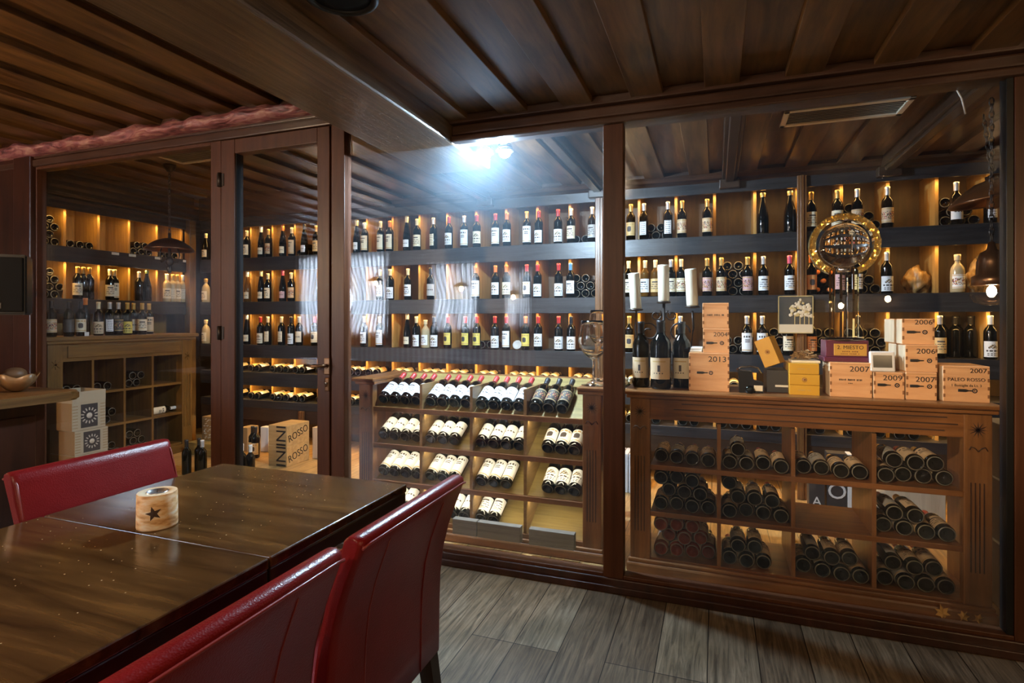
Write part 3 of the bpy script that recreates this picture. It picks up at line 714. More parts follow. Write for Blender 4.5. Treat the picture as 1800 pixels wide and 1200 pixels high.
R2 = [(362, 'spirit', 'gold', 'cream', 'lines'), (435, 'flute', 'white', 'cream', 'band'), (459, 'flute', 'cream', 'cream', 'band'), (471, 'bordeaux', 'cream', 'cream', 'lines'),
      (497, 'flute', 'pink', 'pink', 'band'), (512, 'bordeaux', 'cream', 'ornate', 'ornate'), (668, 'bordeaux', 'cream', 'white', 'lines'), (686, 'bordeaux', 'cream', 'white', 'chateau_low'),
      (717, 'bordeaux', 'cream', 'white', 'lines'), (757, 'bordeaux', 'black', 'grey', 'band'), (836, 'bordeaux', 'orange', 'white', 'big'), (871, 'bordeaux', 'orange', 'white', 'chateau'),
      (890, 'bordeaux', 'orange', 'cream', 'chateau'), (926, 'bordeaux', 'red', 'cream', 'emblem'), (945, 'bordeaux', 'red', 'white', 'chateau_low'), (982, 'bordeaux', 'red', 'white', 'chateau_low'),
      (1003, 'bordeaux', 'blue', 'white', 'lines'), (1105, 'bordeaux', 'cream', 'cream', 'lines'), (1134, 'bordeaux', 'cream', 'white', 'lines'), (1152, 'bordeaux', 'cream', 'tan', 'lines'),
      (1180, 'bordeaux', 'silver', 'cream', 'lines'), (1197, 'bordeaux', 'cream', 'cream', 'ornate'), (1243, 'bordeaux', 'gold', 'pink', 'ornate'), (1268, 'bordeaux', 'gold', 'sand', 'ornate'),
      (1314, 'bordeaux', 'gold', 'pink', 'ornate'), (1342, 'bordeaux', 'silver', 'white', 'lines'), (1388, 'bordeaux', 'pink', 'white', 'lines'), (1426, 'bordeaux', 'orange', 'orange', 'emblem'),
      (1475, 'bordeaux', 'silver', 'pink', 'lines'), (1506, 'bordeaux', 'silver', 'white', 'lines'), (1559, 'bordeaux', 'silver', 'white', 'chateau_low'), (1683, 'spirit', 'cream', 'white', 'ornate')]
R3 = [(362, 'spirit', 'cream', 'cream', 'lines'), (434, 'flute', 'white', 'cream', 'band'), (458, 'bordeaux', 'red', 'cream', 'chateau_low'), (471, 'bordeaux', 'cream', 'cream', 'narrow'),
      (495, 'bordeaux', 'cream', 'cream', 'narrow'), (512, 'bordeaux', 'black', 'white', 'chateau_low'), (526, 'bordeaux', 'silver', 'cream', 'band'), (553, 'bordeaux', 'red', 'cream', 'emblem'),
      (640, 'bordeaux', 'silver', 'white', 'lines'), (667, 'bordeaux', 'white', 'white', 'big'), (716, 'flute', 'cream', 'cream', 'band'), (732, 'bordeaux', 'cream', 'white', 'chateau_low'),
      (748, 'spirit', 'cream', 'white', 'lines'), (763, 'bordeaux', 'black', 'white', 'chateau_low'), (787, 'bordeaux', 'red', 'yellow', 'emblem'), (818, 'bordeaux', 'red', 'yellow', 'emblem'),
      (838, 'bordeaux', 'red', 'yellow', 'emblem'), (870, 'bordeaux', 'red', 'white', 'chateau_low'), (890, 'bordeaux', 'red', 'white', 'big'), (924, 'bordeaux', 'orange', 'yellow', 'emblem'),
      (946, 'bordeaux', 'red', 'white', 'chateau'), (982, 'bordeaux', 'red', 'white', 'chateau_low'), (1004, 'bordeaux', 'black', 'white', 'chateau_low'), (1106, 'bordeaux', 'gold', 'tan', 'emblem'),
      (1196, 'bordeaux', 'silver', 'white', 'lines'), (1313, 'bordeaux', 'silver', 'white', 'big'), (1340, 'bordeaux', 'silver', 'white', 'big'), (1385, 'bordeaux', 'silver', 'cream', 'lines'),
      (1426, 'bordeaux', 'silver', 'orange', 'lines'), (1508, 'bordeaux', 'black', 'cream', 'lines'), (1652, 'bordeaux', 'silver', 'tan', 'lines'), (1741, 'bordeaux', 'white', 'white', 'chateau_low')]
LW = {'ornate': 'patterned', 'tan': 'tan', 'sand': 'sand'}
def spread_x(xs, rs, gap=.004):
    """push neighbours apart so no two bottles touch"""
    for _ in range(60):
        for i in range(len(xs) - 1):
            need = rs[i] + rs[i + 1] + gap - (xs[i + 1] - xs[i])
            if need > 0: xs[i] -= need / 2; xs[i + 1] += need / 2
    return xs
for (row, z, nm) in ((R1, Z1, 'top'), (R2, Z2, 'middle'), (R3, Z3, 'third')):
    xs = [at(u, 500, BY + .045).x for (u, *_r) in row]; rs = [BOTTLE[k[1]]['R'] for k in row]
    xs = spread_x(xs, rs)
    for i, (u, kind, cap, pap, des) in enumerate(row):
        lab = f"{cap}-capped {CW[kind]}" + (f" with {LW.get(pap, pap)} label" if pap else '') + f", {ORD[i]} from left on back wall's {nm} standing shelf"
        g = 'glass_dark'
        if kind == 'spirit': g = 'glass_pale'
        if (u, z) in ((1134, Z2), (1152, Z2), (435, Z2)): g = 'glass_amber'
        bottle(kind, T(xs[i], BY + (.047 if kind == 'champagne' else .045), z + .0008) @ RZ(random.uniform(-.25, .25) + (.12 if u > 1200 else -.12)), cap, pap, des, lab, f'bottles standing on the {nm} back shelf', g)
# gnarled wood pieces and a white dish among the bottles
def gnarl(u, v0, w_, h_, z, label, seed):
    x = at(u, 500, BY + .16).x; bm = bm_new(); sphere(bm, (0, 0, 0), 1.0, 0, 26, 16)
    for v in bm.verts:
        k = 1 + .45 * nz(v.co.x * 2.2 + seed, v.co.y * 2.2, v.co.z * 1.4) + .28 * nz(v.co.x * 6 + seed, v.co.y * 6, v.co.z * 2.5)
        v.co = Vector((v.co.x * k * w_ / 2, v.co.y * k * .06, max(v.co.z * k * h_ / 2, -h_ * .42)))
    tag(obj('driftwood', bm, 'gnarl', None, (x, BY + .17, z + h_ * .42 + .001)), label, 'driftwood', 'gnarled wood in the right compartments')
M['gnarl'] = wood('gnarled golden wood', (.045, .020, .006), (.40, .235, .075), 'Z', .4, 1.0, across=22, along=4)
gnarl(1612, 490, .16, .20, Z2, 'gnarled golden wood piece on the middle shelf, above the 2006 crates', 1.0)
gnarl(1728, 480, .17, .25, Z2, 'gnarled golden wood piece on the middle shelf behind the lantern', 5.0)
x = at(909, 600, BY + .03).x; bm = bm_new(); lathe(bm, [(0, 0), (.015, 0), (.03, .006), (.043, .016), (.041, .018), (.028, .010), (0, .006)], 10)
tag(obj('pale_dish', bm, 'paper_grey', None, (x, BY + .045, Z3 + .042), (math.radians(72), 0, 0)), 'small pale scalloped dish propped on the third shelf between two bottles', 'dish')
# bottles lying on the two slanted lower shelves
def lying(x, y, z, yaw=0.0, pitch=0.0, roll=0.0): return T(x, y, z) @ RZ(yaw) @ RX(-(PI / 2 - pitch)) @ RZ(roll)
for (z, nm, sel) in ((Z4, 'upper', list(range(0, 24))), (Z5, 'lower', list(range(0, 6)) + list(range(13, 22)))):
    c = 0
    for k in sel:
        xl = KX[k] + .011
        if nm == 'upper' and xl > .1: continue
        for i in range(3 if (k * 7 + int(z * 10)) % 3 == 0 else 2):
            x = xl + .046 + i * .088
            pap = ('white', 'cream', 'white', 'tan')[(k * 3 + i) % 4]
            if k > 6:
                mass_bottle(lying(x, BY + .028, z + .0395, 0, math.radians(4), random.uniform(-.3, .3)), 'cream', pap); continue
            bottle('bordeaux', lying(x, BY + .028, z + .0385, 0, math.radians(4), random.uniform(-.3, .3)), ('cream', 'gold', 'red', 'black')[(k + i) % 4], pap, ('big', 'lines')[i % 2],
                   f"dark bottle with {pap} label lying, {ORD[c]} from left on back wall's {nm} slanted shelf", f'bottles lying on the {nm} slanted shelf'); c += 1

# stacks of lying bottles: base toward the viewer
def stack(base, n_rows, side, words, group, step=.0800, g='glass_dark', papers=('sand', 'cream', None), r=.0378, lay=('bottom', 'second', 'third', 'fourth'), jit=.02, pitch=0.0, cap=None, mass=False):
    """base: function (s, depth, z) -> matrix; s runs along the row"""
    for j, n in enumerate(n_rows):
        off = .5 * step * (j % 2)
        for i in range(n):
            s = .041 + off + i * step
            z = r + .001 + j * .0668
            pap = papers[(i + j) % len(papers)]
            if mass:
                mass_bottle(base(s, random.uniform(0, jit), z, random.uniform(-.9, .9)), 'black', pap); continue
            bottle('bordeaux', base(s, random.uniform(0, jit), z, random.uniform(-.9, .9)), cap or random.choice(('black', 'red', 'gold')), pap, random.choice(('lines', 'big')),
                   f"{words}, {ORD[i]} from left in {lay[j]} layer", group, g)
def back_cell(k, z): return lambda s, d, dz, roll: lying(KX[k] + .013 + s, BY + .098 + d * .3, z + dz, 0, 0, roll)
for (k, z, rows, nm) in ((15, Z1, [3, 2], 'top shelf behind narrow white labels'), (22, Z1, [3, 2, 2], 'top shelf near its right end'), (20, Z1, [3, 2, 1], 'top shelf right of the trophy'),
                         (13, Z1, [3], 'top shelf left of the post'), (13, Z2, [3, 2, 2], 'middle shelf left of the post'), (17, Z2, [3, 3, 3, 2], 'middle shelf behind the candles'), (20, Z2, [3, 2, 2], 'middle shelf right of the trophy'),
                         (17, Z3, [3, 3], 'third shelf behind the 2004 crate'), (18, Z3, [3, 2, 3], 'third shelf above the tilted yellow box'), (19, Z3, [3, 3, 3], 'third shelf left of the trophy'), (20, Z3, [3, 3, 3], 'third shelf behind the trophy'),
                         (10, Z3, [2], 'third shelf above the middle rack'), (3, Z1, [2, 1], 'top shelf behind the door glass')):
    stack(back_cell(k - 1 + 1, z), rows, 'back', f"bottle end in back wall pile on {nm}", 'piled bottles in the back shelving', papers=(None,), step=.0830, mass=True)
# orange-topped bottles stacked neck outward behind the trophy
c = 0
for j, n in enumerate((3, 2, 3)):
    for i in range(n):
        x = KX[19] + .058 + i * .083 + .0415 * (j % 2); z = Z2 + .039 + j * .0668
        bottle('bordeaux', T(x, BY + .395, z) @ RX(PI / 2), 'orange', None, '', f"orange-capped bottle lying neck outward beside the trophy, {ORD[i]} in {('bottom', 'second', 'third')[j]} layer", 'orange-capped bottles behind the trophy')
# row of small dark bottles neck up on the third shelf at the far right
for i in range(6):
    x = KX[22] + .062 + i * .046 - .012
    bm = None
    bottle('bordeaux', T(x + .0, BY + .20 + .085 * (i % 2), Z3) @ RZ(i), 'black', None, '', f"{ORD[i]} of six dark unlabelled bottles standing at the third shelf's right end", 'dark bottles at the right end of the third shelf')

# side wall bottles
def side_cell(y0, z): return lambda s, d, dz, roll: T(SX - .098 - d * .3, y0 + s, z + dz) @ RZ(PI / 2) @ RX(-PI / 2) @ RZ(roll)
YC = [3.43 + k * .299 for k in range(-1, 5)]
for (k, z, rows, nm) in ((0, Z1, [3, 2, 3, 2], 'top left corner cell'), (0, Z2, [3, 3, 3, 2], 'cell below the corner'), (1, Z1, [3], "top row's second cell"), (3, Z1, [3, 2], "top row's fourth cell"), (4, Z1, [3], "top row's last cell")):
    stack(side_cell(YC[k] + .013, z), rows, 'side', f"bottle end on left side wall, {nm}", 'piled bottles on the left side wall', papers=(None,), step=.0840)
c = 0
for (u, kind, cap, pap, des, g) in ((136, 'bordeaux', 'gold', 'cream', 'lines', 'glass_dark'), (146, 'bordeaux', 'gold', None, '', 'glass_dark'), (157, 'bordeaux', 'gold', None, '', 'glass_dark'), (193, 'bordeaux', 'white', 'cream', 'lines', 'glass_dark'), (201, 'bordeaux', 'cream', 'cream', 'big', 'glass_dark'),
                                    (244, 'bordeaux', 'silver', None, '', 'glass_dark'), (258, 'champagne', 'green', None, '', 'glass_dark'), (293, 'bordeaux', 'white', 'cream', 'lines', 'glass_pale'), (303, 'bordeaux', 'gold', 'cream', 'narrow', 'glass_pale'), (311, 'bordeaux', 'gold', 'cream', 'lines', 'glass_pale'), (321, 'bordeaux', 'white', 'cream', 'narrow', 'glass_pale')):
    q = at_x(u, 500, SX - .05)
    col = 'pale' if g == 'glass_pale' else 'dark'
    bottle(kind, T(SX - .048, q.y, Z2 + .0008) @ RZ(PI / 2 - .5), cap, pap, des, f"{col} bottle with {cap} cap, {ORD[c]} from left standing on left side wall's second row", 'bottles standing on the left side wall', g); c += 1

# ------------------------------------------------------------------ cabinet against the left side wall
CX = -5.10
cb = thing('wine_cabinet', 'oak wine cabinet with pigeonholes against the left side wall', 'cabinet')
ya, yb = 3.00, 4.34
bm = bm_new(); box(bm, CX - .40, CX + .05, ya - .04, yb + .04, 1.165, 1.20, 0, .008); box(bm, CX - .38, CX + .03, ya - .02, yb + .02, 1.14, 1.165, 0, .006); obj('top_board', bm, 'cab_y', cb)
for (a, b) in ((ya, ya + .115), (yb - .115, yb)):
    bm = bm_new(); box(bm, CX - .36, CX, a, b, .0, 1.14, 0, .004)
    for i in range(4): box(bm, CX, CX + .006, a + .02 + i * .022, a + .032 + i * .022, .25, .78, 0, .002)
    for i in range(8):
        t = i * PI / 4; prism(bm, [(a + .0575 + .006 * math.cos(t + 1.57), .97 + .006 * math.sin(t + 1.57)), (a + .0575 + .04 * math.cos(t), .97 + .04 * math.sin(t)), (a + .0575 - .006 * math.cos(t + 1.57), .97 - .006 * math.sin(t + 1.57))], 'x', CX, CX + .006)
    obj('pilaster', bm, 'cab_z', cb)
bm = bm_new(); box(bm, CX - .03, CX - .005, ya + .115, yb - .115, .99, 1.14); box(bm, CX - .005, CX + .008, ya + .15, yb - .15, 1.02, 1.12, 0, .004); obj('frieze_panel', bm, 'cab_y', cb)
for z in (.71, .405, .10):
    bm = bm_new(); box(bm, CX - .36, CX - .01, ya + .115, yb - .115, z - .022, z); obj('shelf', bm, 'cab_y', cb)
for y in (3.361, 3.642, 3.915):
    bm = bm_new(); box(bm, CX - .36, CX - .012, y - .010, y + .010, .10, .99); obj('divider', bm, 'cab_z', cb)
bm = bm_new(); box(bm, CX - .375, CX - .36, ya + .1, yb - .1, .05, 1.14); obj('back_panel', bm, 'wallwood', cb)
bm = bm_new(); box(bm, CX - .36, CX + .02, ya + .115, yb - .115, 0, .078, 0, .006); obj('plinth', bm, 'cab_y', cb)
cells = [3.124, 3.371, 3.652, 3.925]
def cab_cell(y0, z): return lambda s, d, dz, roll: T(CX - .03 - d, y0 + s, z + dz) @ RZ(PI / 2) @ RX(-PI / 2) @ RZ(roll)
for (k, z, rows, nm) in ((0, .71, [2], 'upper left pigeonhole'), (1, .71, [2], 'upper second pigeonhole'), (2, .71, [2, 2], 'upper third pigeonhole'), (1, .405, [2, 2], 'middle second pigeonhole'), (1, .10, [3, 2], 'lower second pigeonhole'), (2, .10, [3, 2, 2], 'lower third pigeonhole')):
    stack(cab_cell(cells[k] + .006, z), rows, 'cab', f"bottle end in oak cabinet's {nm}", 'bottles in the oak cabinet', papers=(None,), step=.0815, mass=True)
bottle('bordeaux', T(CX - .10, 3.9262, .405 + .039) @ RX(-PI / 2) @ RZ(1.9), 'white', 'cream', 'big', 'single bottle lying sideways in the oak cabinet, pale capped with cream label', 'bottles in the oak cabinet')
# bottles standing on the cabinet
c = 0; lst = [(90, 'bordeaux', 'black', 'ornate', 'ornate', 'glass_dark', .0), (121, 'bordeaux', 'black', 'black', 'band', 'glass_dark', .0), (142, 'bordeaux', 'black', 'cream', 'emblem', 'glass_dark', .0), (150, 'flute', 'orange', None, '', 'glass_dark', .10),
              (173, 'bordeaux', 'cream', 'sand', 'chateau_low', 'glass_dark', .03), (184, 'bordeaux', 'silver', 'white', 'narrow', 'glass_dark', .0), (200, 'bordeaux', 'silver', 'black', 'ornate', 'glass_dark', .0), (208, 'bordeaux', 'gold', 'yellow', 'band', 'glass_dark', .10),
              (224, 'bordeaux', 'gold', 'yellow', 'chateau_low', 'glass_dark', .0), (235, 'bordeaux', 'gold', 'sand', 'band', 'glass_dark', .10), (250, 'bordeaux', 'gold', 'cream', 'lines', 'glass_dark', .0), (262, 'bordeaux', 'gold', 'sand', 'big', 'glass_dark', .09)]
last = -9
for (u, kind, cap, pap, des, g, dx) in lst:
    x = CX - .06 - dx; y = at_x(u, 560, x).y
    if dx == 0 or dx == .03:
        y = max(y, last + .079); last = y
    bottle(kind, T(x, y, 1.20) @ RZ(PI / 2 - .6), cap, pap, des, f"{cap}-capped bottle, {ORD[c]} from left standing on top of the oak cabinet", 'bottles on top of the oak cabinet', g); c += 1
bm = bm_new(); q = at_x(155, 580, CX + .02); box(bm, CX + .0, CX + .004, q.y - .018, q.y + .018, 1.202, 1.235); tag(obj('price_card', bm, 'white'), 'small white price card among bottles on the oak cabinet', 'card')

# ------------------------------------------------------------------ sun-printed cartons before the cabinet
def sun_carton(z0, z1, dy, label, lid=False):
    x1 = -4.70; ya, yb = 2.945 + dy, 3.20 + dy
    t = thing('wine_carton', label, 'box', (x1, (ya + yb) / 2, z0), group='cartons with a sun emblem'); w_ = (yb - ya) / 2; h = z1 - z0
    bm = bm_new(); box(bm, -.30, 0, -w_, w_, .0, h, 0, .003)
    box(bm, -.298, -.002, -w_ - .0008, -w_, .002, h - .002, 1)
    for i in range(8):
        for s in (-1, 1): box(bm, 0, .0008, s * (w_ - .022) - .02, s * (w_ - .022) + .02, .02 + i * h * .11, .026 + i * h * .11, 1)
    obj('carton_body', bm, ['greybox', 'kraft'], t)
    bm = bm_new(); box(bm, .0002, .0016, -w_ * .50, w_ * .50, h * .08, h * .92, 0); s_ = obj('emblem_panel', bm, 'charcoal', t)
    bm = bm_new(); cz = h * .5; R = h * .20
    lathe(bm, [(0, 0), (R * .5, 0), (R * .5, .0008), (0, .0008)], 16)
    for i in range(14):
        a = i * 2 * PI / 14; m_ = Matrix.Rotation(a, 4, 'Z')
        vs = box(bm, R * .95, R * 1.45, -R * .10, R * .10, 0, .0008)
        for v in vs: v.co = m_ @ v.co
    o = obj('sun_emblem', bm, 'sunprint', s_, (.0017, 0, cz), (0, PI / 2, 0))
    if lid:
        bm = bm_new()
        box(bm, -.30, -.296, -w_, w_, h, h + .085); box(bm, -.004, 0, -w_, w_, h, h + .085); box(bm, -.296, -.004, -w_, -w_ + .004, h, h + .06); box(bm, -.296, -.004, w_ - .004, w_, h, h + .085)
        obj('open_flap', bm, 'greybox', t)
    return t
sun_carton(.470, .690, -.010, 'beige carton with dark sun emblem, open topped, highest of the stack by the counter', True)
sun_carton(.275, .468, .010, 'beige carton with dark sun emblem under the open-topped one')
sun_carton(.082, .273, .010, 'beige carton with sun emblem half hidden behind the red chair')
bm = bm_new(); box(bm, -5.02, -4.68, 2.93, 3.24, 0, .08, 0, .004); tag(obj('wooden_pallet', bm, 'kraft'), 'low wooden stand under the stack of sun emblem cartons', 'stand')

# ------------------------------------------------------------------ the two racks
def starburst(bm, x, z, y, R=.036, n=12):
    for i in range(n):
        t = i * 2 * PI / n; w_ = .0042
        prism(bm, [(x + w_ * math.cos(t + 1.57), z + w_ * math.sin(t + 1.57)), (x + R * math.cos(t), z + R * math.sin(t)), (x - w_ * math.cos(t + 1.57), z - w_ * math.sin(t + 1.57))], 'y', y - .004, y)
def rack_parts(t, W, H, DP, open_top):
    """front at local y=0, depth DP toward +y, x from 0 to W"""
    pw = .105
    for (a, b) in ((0, pw), (W - pw, W)):
        bm = bm_new(); box(bm, a, b, 0, .05, .05, H - .035, 0, .004)
        s_ = a if a == 0 else b - .022
        box(bm, s_, s_ + .022, .05, DP, .05, H - .035)
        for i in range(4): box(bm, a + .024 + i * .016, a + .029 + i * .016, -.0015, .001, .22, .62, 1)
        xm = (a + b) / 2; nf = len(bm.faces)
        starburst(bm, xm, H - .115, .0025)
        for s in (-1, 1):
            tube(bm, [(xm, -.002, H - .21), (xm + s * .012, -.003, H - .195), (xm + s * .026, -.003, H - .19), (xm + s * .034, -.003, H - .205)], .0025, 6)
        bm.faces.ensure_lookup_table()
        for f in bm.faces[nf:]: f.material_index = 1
        obj('pilaster', bm, ['rack_z', 'carved'], t)
    bm = bm_new(); box(bm, -.02, W + .02, -.02, DP, 0, .055, 0, .012); box(bm, -.01, W + .01, -.012, .02, .055, .075, 0, .006); obj('plinth', bm, 'rack_x', t)
    x0, x1 = pw, W - pw
    cw = (x1 - x0) / 4
    for i in (1, 2, 3):
        bm = bm_new(); x = x0 + cw * i
        if open_top: prism(bm, [(.012, .06), (DP - .02, .06), (DP - .02, H - .030), (.012, H - .030)], 'x', x - .009, x + .009)
        else: box(bm, x - .009, x + .009, .012, DP - .02, .06, H - .16)
        obj('divider', bm, 'rack_z' if not open_top else 'pale_y', t)
    return x0, x1, cw
# right rack
r2 = thing('wine_rack', 'carved walnut wine rack with flat top behind the right glass pane', 'rack', (-.432, 3.05, 0), group='carved wine racks')
W, H, DP = 1.58, .97, .45
x0, x1, cw = rack_parts(r2, W, H, DP, False)
bm = bm_new(); box(bm, -.035, W + .035, -.035, DP + .01, H - .022, H, 0, .007); box(bm, -.018, W + .018, -.02, DP, H - .042, H - .022, 0, .006); obj('top_board', bm, 'rack_x', r2)
bm = bm_new(); box(bm, .105, W - .105, .004, .030, .818, H - .04)
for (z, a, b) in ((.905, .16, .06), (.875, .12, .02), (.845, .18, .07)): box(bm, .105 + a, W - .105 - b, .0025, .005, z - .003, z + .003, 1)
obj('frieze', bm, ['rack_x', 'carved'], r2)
for z in (.576, .329, .085):
    bm = bm_new(); box(bm, .105, W - .105, .006, DP - .02, z - .026, z, 0, .002); obj('shelf', bm, 'rack_x', r2)
RX0 = -.432 + x0
def rcell(k, z): return lambda s, d, dz, roll: lying(RX0 + cw * k + .011 + s, 3.075 + d, z + dz, random.uniform(-.005, .005), 0, roll)
R2C = [(0, .576, [4], 'upper', 'first', 'glass_dark'), (1, .576, [4, 1], 'upper', 'second', 'glass_dark'), (2, .576, [4], 'upper', 'third', 'glass_dark'), (3, .576, [4, 3], 'upper', 'fourth', 'glass_dark'),
       (0, .329, [4, 3, 3], 'middle', 'first', 'glass_dark'), (1, .329, [4, 3, 1], 'middle', 'second', 'glass_dark'), (3, .329, [4, 2], 'middle', 'fourth', 'glass_dark'),
       (0, .085, [4, 3, 3], 'lower', 'first', 'glass_rose'), (1, .085, [3, 2], 'lower', 'second', 'glass_dark'), (2, .085, [4, 3], 'lower', 'third', 'glass_dark'), (3, .085, [4, 3], 'lower', 'fourth', 'glass_dark')]
for (k, z, rows, a, b, g) in R2C:
    wd = 'rosy' if g == 'glass_rose' else 'dark'
    stack(rcell(k, z), rows, 'r2', f"{wd} bottle in right rack, {a} row, {b} column", 'bottles lying in the right wine rack', step=.0795, papers=('sand', 'grey', 'sand'), g=g, jit=.05, cap='red' if (k == 3 and z < .1) else None)
# middle rack: slanted display
r1 = thing('wine_rack', 'slanted display wine rack of white-labelled bottles behind the middle pane', 'rack', (-2.175, 3.085, 0), group='carved wine racks')
x0, x1, cw = rack_parts(r1, W, H, .50, True)
for (a, b) in ((-.035, .13), (W - .13, W + .035)):
    bm = bm_new(); box(bm, a, b, -.035, .51, H - .022, H, 0, .006); box(bm, a + (.017 if a < 0 else 0), b - (.017 if b > W else 0), -.02, .50, H - .042, H - .022, 0, .005); obj('top_board', bm, 'rack_x', r1)
bm = bm_new(); box(bm, .105, W - .105, .47, .51, H - .10, H, 0, .005); obj('back_rail', bm, 'rack_x', r1)
PITCH = math.radians(27)
tz = [.787, .554, .321, .10]
for z in tz:
    bm = bm_new(); box(bm, .105, W - .105, .004, .026, z - .030, z, 0, .002); fr_ = obj('shelf', bm, 'rack_x', r1)
    bm = bm_new(); L = .42
    prism(bm, [(.026, z - .018), (.026, z - .006), (.026 + L * math.cos(PITCH), z - .006 + L * math.sin(PITCH)), (.026 + L * math.cos(PITCH), z - .018 + L * math.sin(PITCH))], 'x', .110, W - .110)
    obj('slanted_tray', bm, 'olive_x', r1)
bm = bm_new(); box(bm, .03, W - .03, .02, .49, .056, .070); obj('bottom_board', bm, 'olive_x', r1)
for z in tz[:3]:
    area('rack_light', (W / 2, .045, z - .034), W - .26, .012, .95, (1.0, .88, .60), (math.radians(35), 0, 0), r1)
R1X = -2.175 + x0
def r1b(k, row, s, pap, des, cap, label, kind='bordeaux', dz=0.0):
    z = tz[row]; n = BOTTLE[kind]['R'] + .0012
    y = 3.085 + .030 + n * math.sin(PITCH) * 0 + .012
    # base corner rests on the tray just behind the front lip
    yy = 3.085 + .034 - 0 ; zz = z - .006 + .004
    px = R1X + cw * k + .012 + s
    by = yy - n * math.sin(PITCH) + .010; bz = zz + n * math.cos(PITCH) + .010 * math.tan(PITCH)
    bottle(kind, lying(px, by + .010, bz + .0075, random.uniform(-.015, .015), PITCH, random.uniform(-.12, .12)), cap, pap, des, label, 'bottles in the slanted display rack')
R1C = [(0, 0, 4, 'white', 'lines', 'red'), (1, 0, 4, 'white', 'chateau', 'red'), (2, 0, 4, 'white', 'chateau', 'red'), (3, 0, 3, 'black', 'ornate', 'black'),
       (0, 1, 4, 'white', 'band', 'red'), (1, 1, 3, 'white', 'band', 'red'), (2, 1, 4, 'white', 'band', 'red'), (3, 1, 3, 'white', 'emblem', 'black'),
       (0, 2, 4, 'white', 'big', 'cream'), (1, 2, 3, 'white', 'big', 'cream'), (2, 2, 3, 'white', 'big', 'cream'), (3, 2, 3, 'white', 'chateau', 'black'),
       (0, 3, 3, 'white', 'band', 'red'), (1, 3, 2, 'white', 'band', 'red'), (2, 3, 2, 'white', 'lines', 'red')]
RN = ('top tray', 'second tray', 'third tray', 'bottom tray'); CN = ('first', 'second', 'third', 'fourth')
for (k, row, n, pap, des, cap) in R1C:
    off = .075 if (k == 3 and row) else 0.0
    if row == 3 and k == 1: off = .15
    for i in range(n):
        r1b(k, row, .040 + off + i * (.0800 if k != 3 or row == 0 else .0785), pap, des, cap, f"{'black-label' if pap == 'black' else 'white-label'} bottle, {ORD[i]} from left in display rack's {CN[k]} column, {RN[row]}")
for (u0, u1, lb) in ((800, 842, 'first'), (843, 918, 'second'), (933, 1012, 'third')):
    a, b = at(u0, 940, 3.05).x, at(u1, 940, 3.05).x
    bm = bm_new(); box(bm, a, b, 3.012, 3.058, .075, .165, 0, .003)
    tag(obj('wooden_block', bm, 'greyblock'), f"weathered grey wooden block leaning at the display rack's foot, {lb} from left", 'block', 'grey wooden blocks')
# ------------------------------------------------------------------ twin spot over the display rack
tw = thing('twin_spotlight', 'bright cool-white twin spotlight under the cellar ceiling', 'spotlight', (-1.216, 3.06, 2.31))
bm = bm_new(); box(bm, -.11, .11, -.02, .06, .10, .185, 0, .01); obj('housing', bm, 'black', tw)
for s in (-1, 1):
    bm = bm_new(); tube(bm, [(s * .062, .0, .11), (s * .062, .0, .055)], .010, 8); hd = obj('spot_head', bm, 'black', tw)
    bm = bm_new(); lathe(bm, [(.018, .045), (.040, .04), (.052, .0), (.049, .0), (.037, .035), (.018, .040)], 18, c=(s * .062, -.0, .012)); obj('reflector', bm, 'chrome', hd)
    bm = bm_new(); sphere(bm, (s * .062, -.004, .006), .034, sz=.9); obj('light_bulb', bm, 'bulb_cool', hd)

# ------------------------------------------------------------------ vents
def vent(name, x0, x1, y0, y1, z, label, n):
    t = thing(name, label, 'vent', ((x0 + x1) / 2, (y0 + y1) / 2, z), group='ceiling air vents'); w_, d_ = (x1 - x0) / 2, (y1 - y0) / 2
    bm = bm_new()
    for (a, b, c, d) in ((-w_, w_, -d_, -d_ + .035), (-w_, w_, d_ - .035, d_), (-w_, -w_ + .03, -d_, d_), (w_ - .03, w_, -d_, d_)): box(bm, a, b, c, d, -.012, 0, 0, .003)
    obj('frame', bm, 'vent', t)
    bm = bm_new(); box(bm, -w_ + .02, w_ - .02, -d_ + .02, d_ - .02, -.002, 0); obj('recess', bm, 'vent_dark', t)
    for i in range(n):
        y = -d_ + .045 + i * (2 * d_ - .09) / (n - 1); bm = bm_new(); prism(bm, [(y - .0095, -.011), (y + .0095, -.005), (y + .0095, -.003), (y - .0095, -.009)], 'x', -w_ + .03, w_ - .03); obj('slat', bm, 'vent', t)
vent('air_vent', .346, .945, 3.32, 3.59, 2.466, 'pale slatted air vent in the cellar ceiling above the right pane', 8)
vent('air_vent', -4.27, -3.68, 3.27, 3.55, 2.676, 'pale slatted air vent in the cellar ceiling left of the door', 8)
# round ceiling speaker in the right ceiling
q = at(598, -40, 1); zc = ZR - .002
t_ = _d(598); d_ = FPX * (zc - EYE) / (CV - (-12)); px, py = d_ * (-SY + t_ * CY), d_ * (CY + t_ * SY)
t = thing('ceiling_speaker', 'round black ceiling speaker beside the large beam', 'speaker', (px, py, ZR))
bm = bm_new(); lathe(bm, [(.098, .0), (.122, .0), (.124, -.012), (.112, -.018), (.100, -.012), (.098, 0)], 40); obj('rim', bm, 'black', t)
bm = bm_new(); lathe(bm, [(0, -.013), (.06, -.012), (.10, -.008), (.10, 0), (0, 0)], 40); obj('grille', bm, 'grille', t)
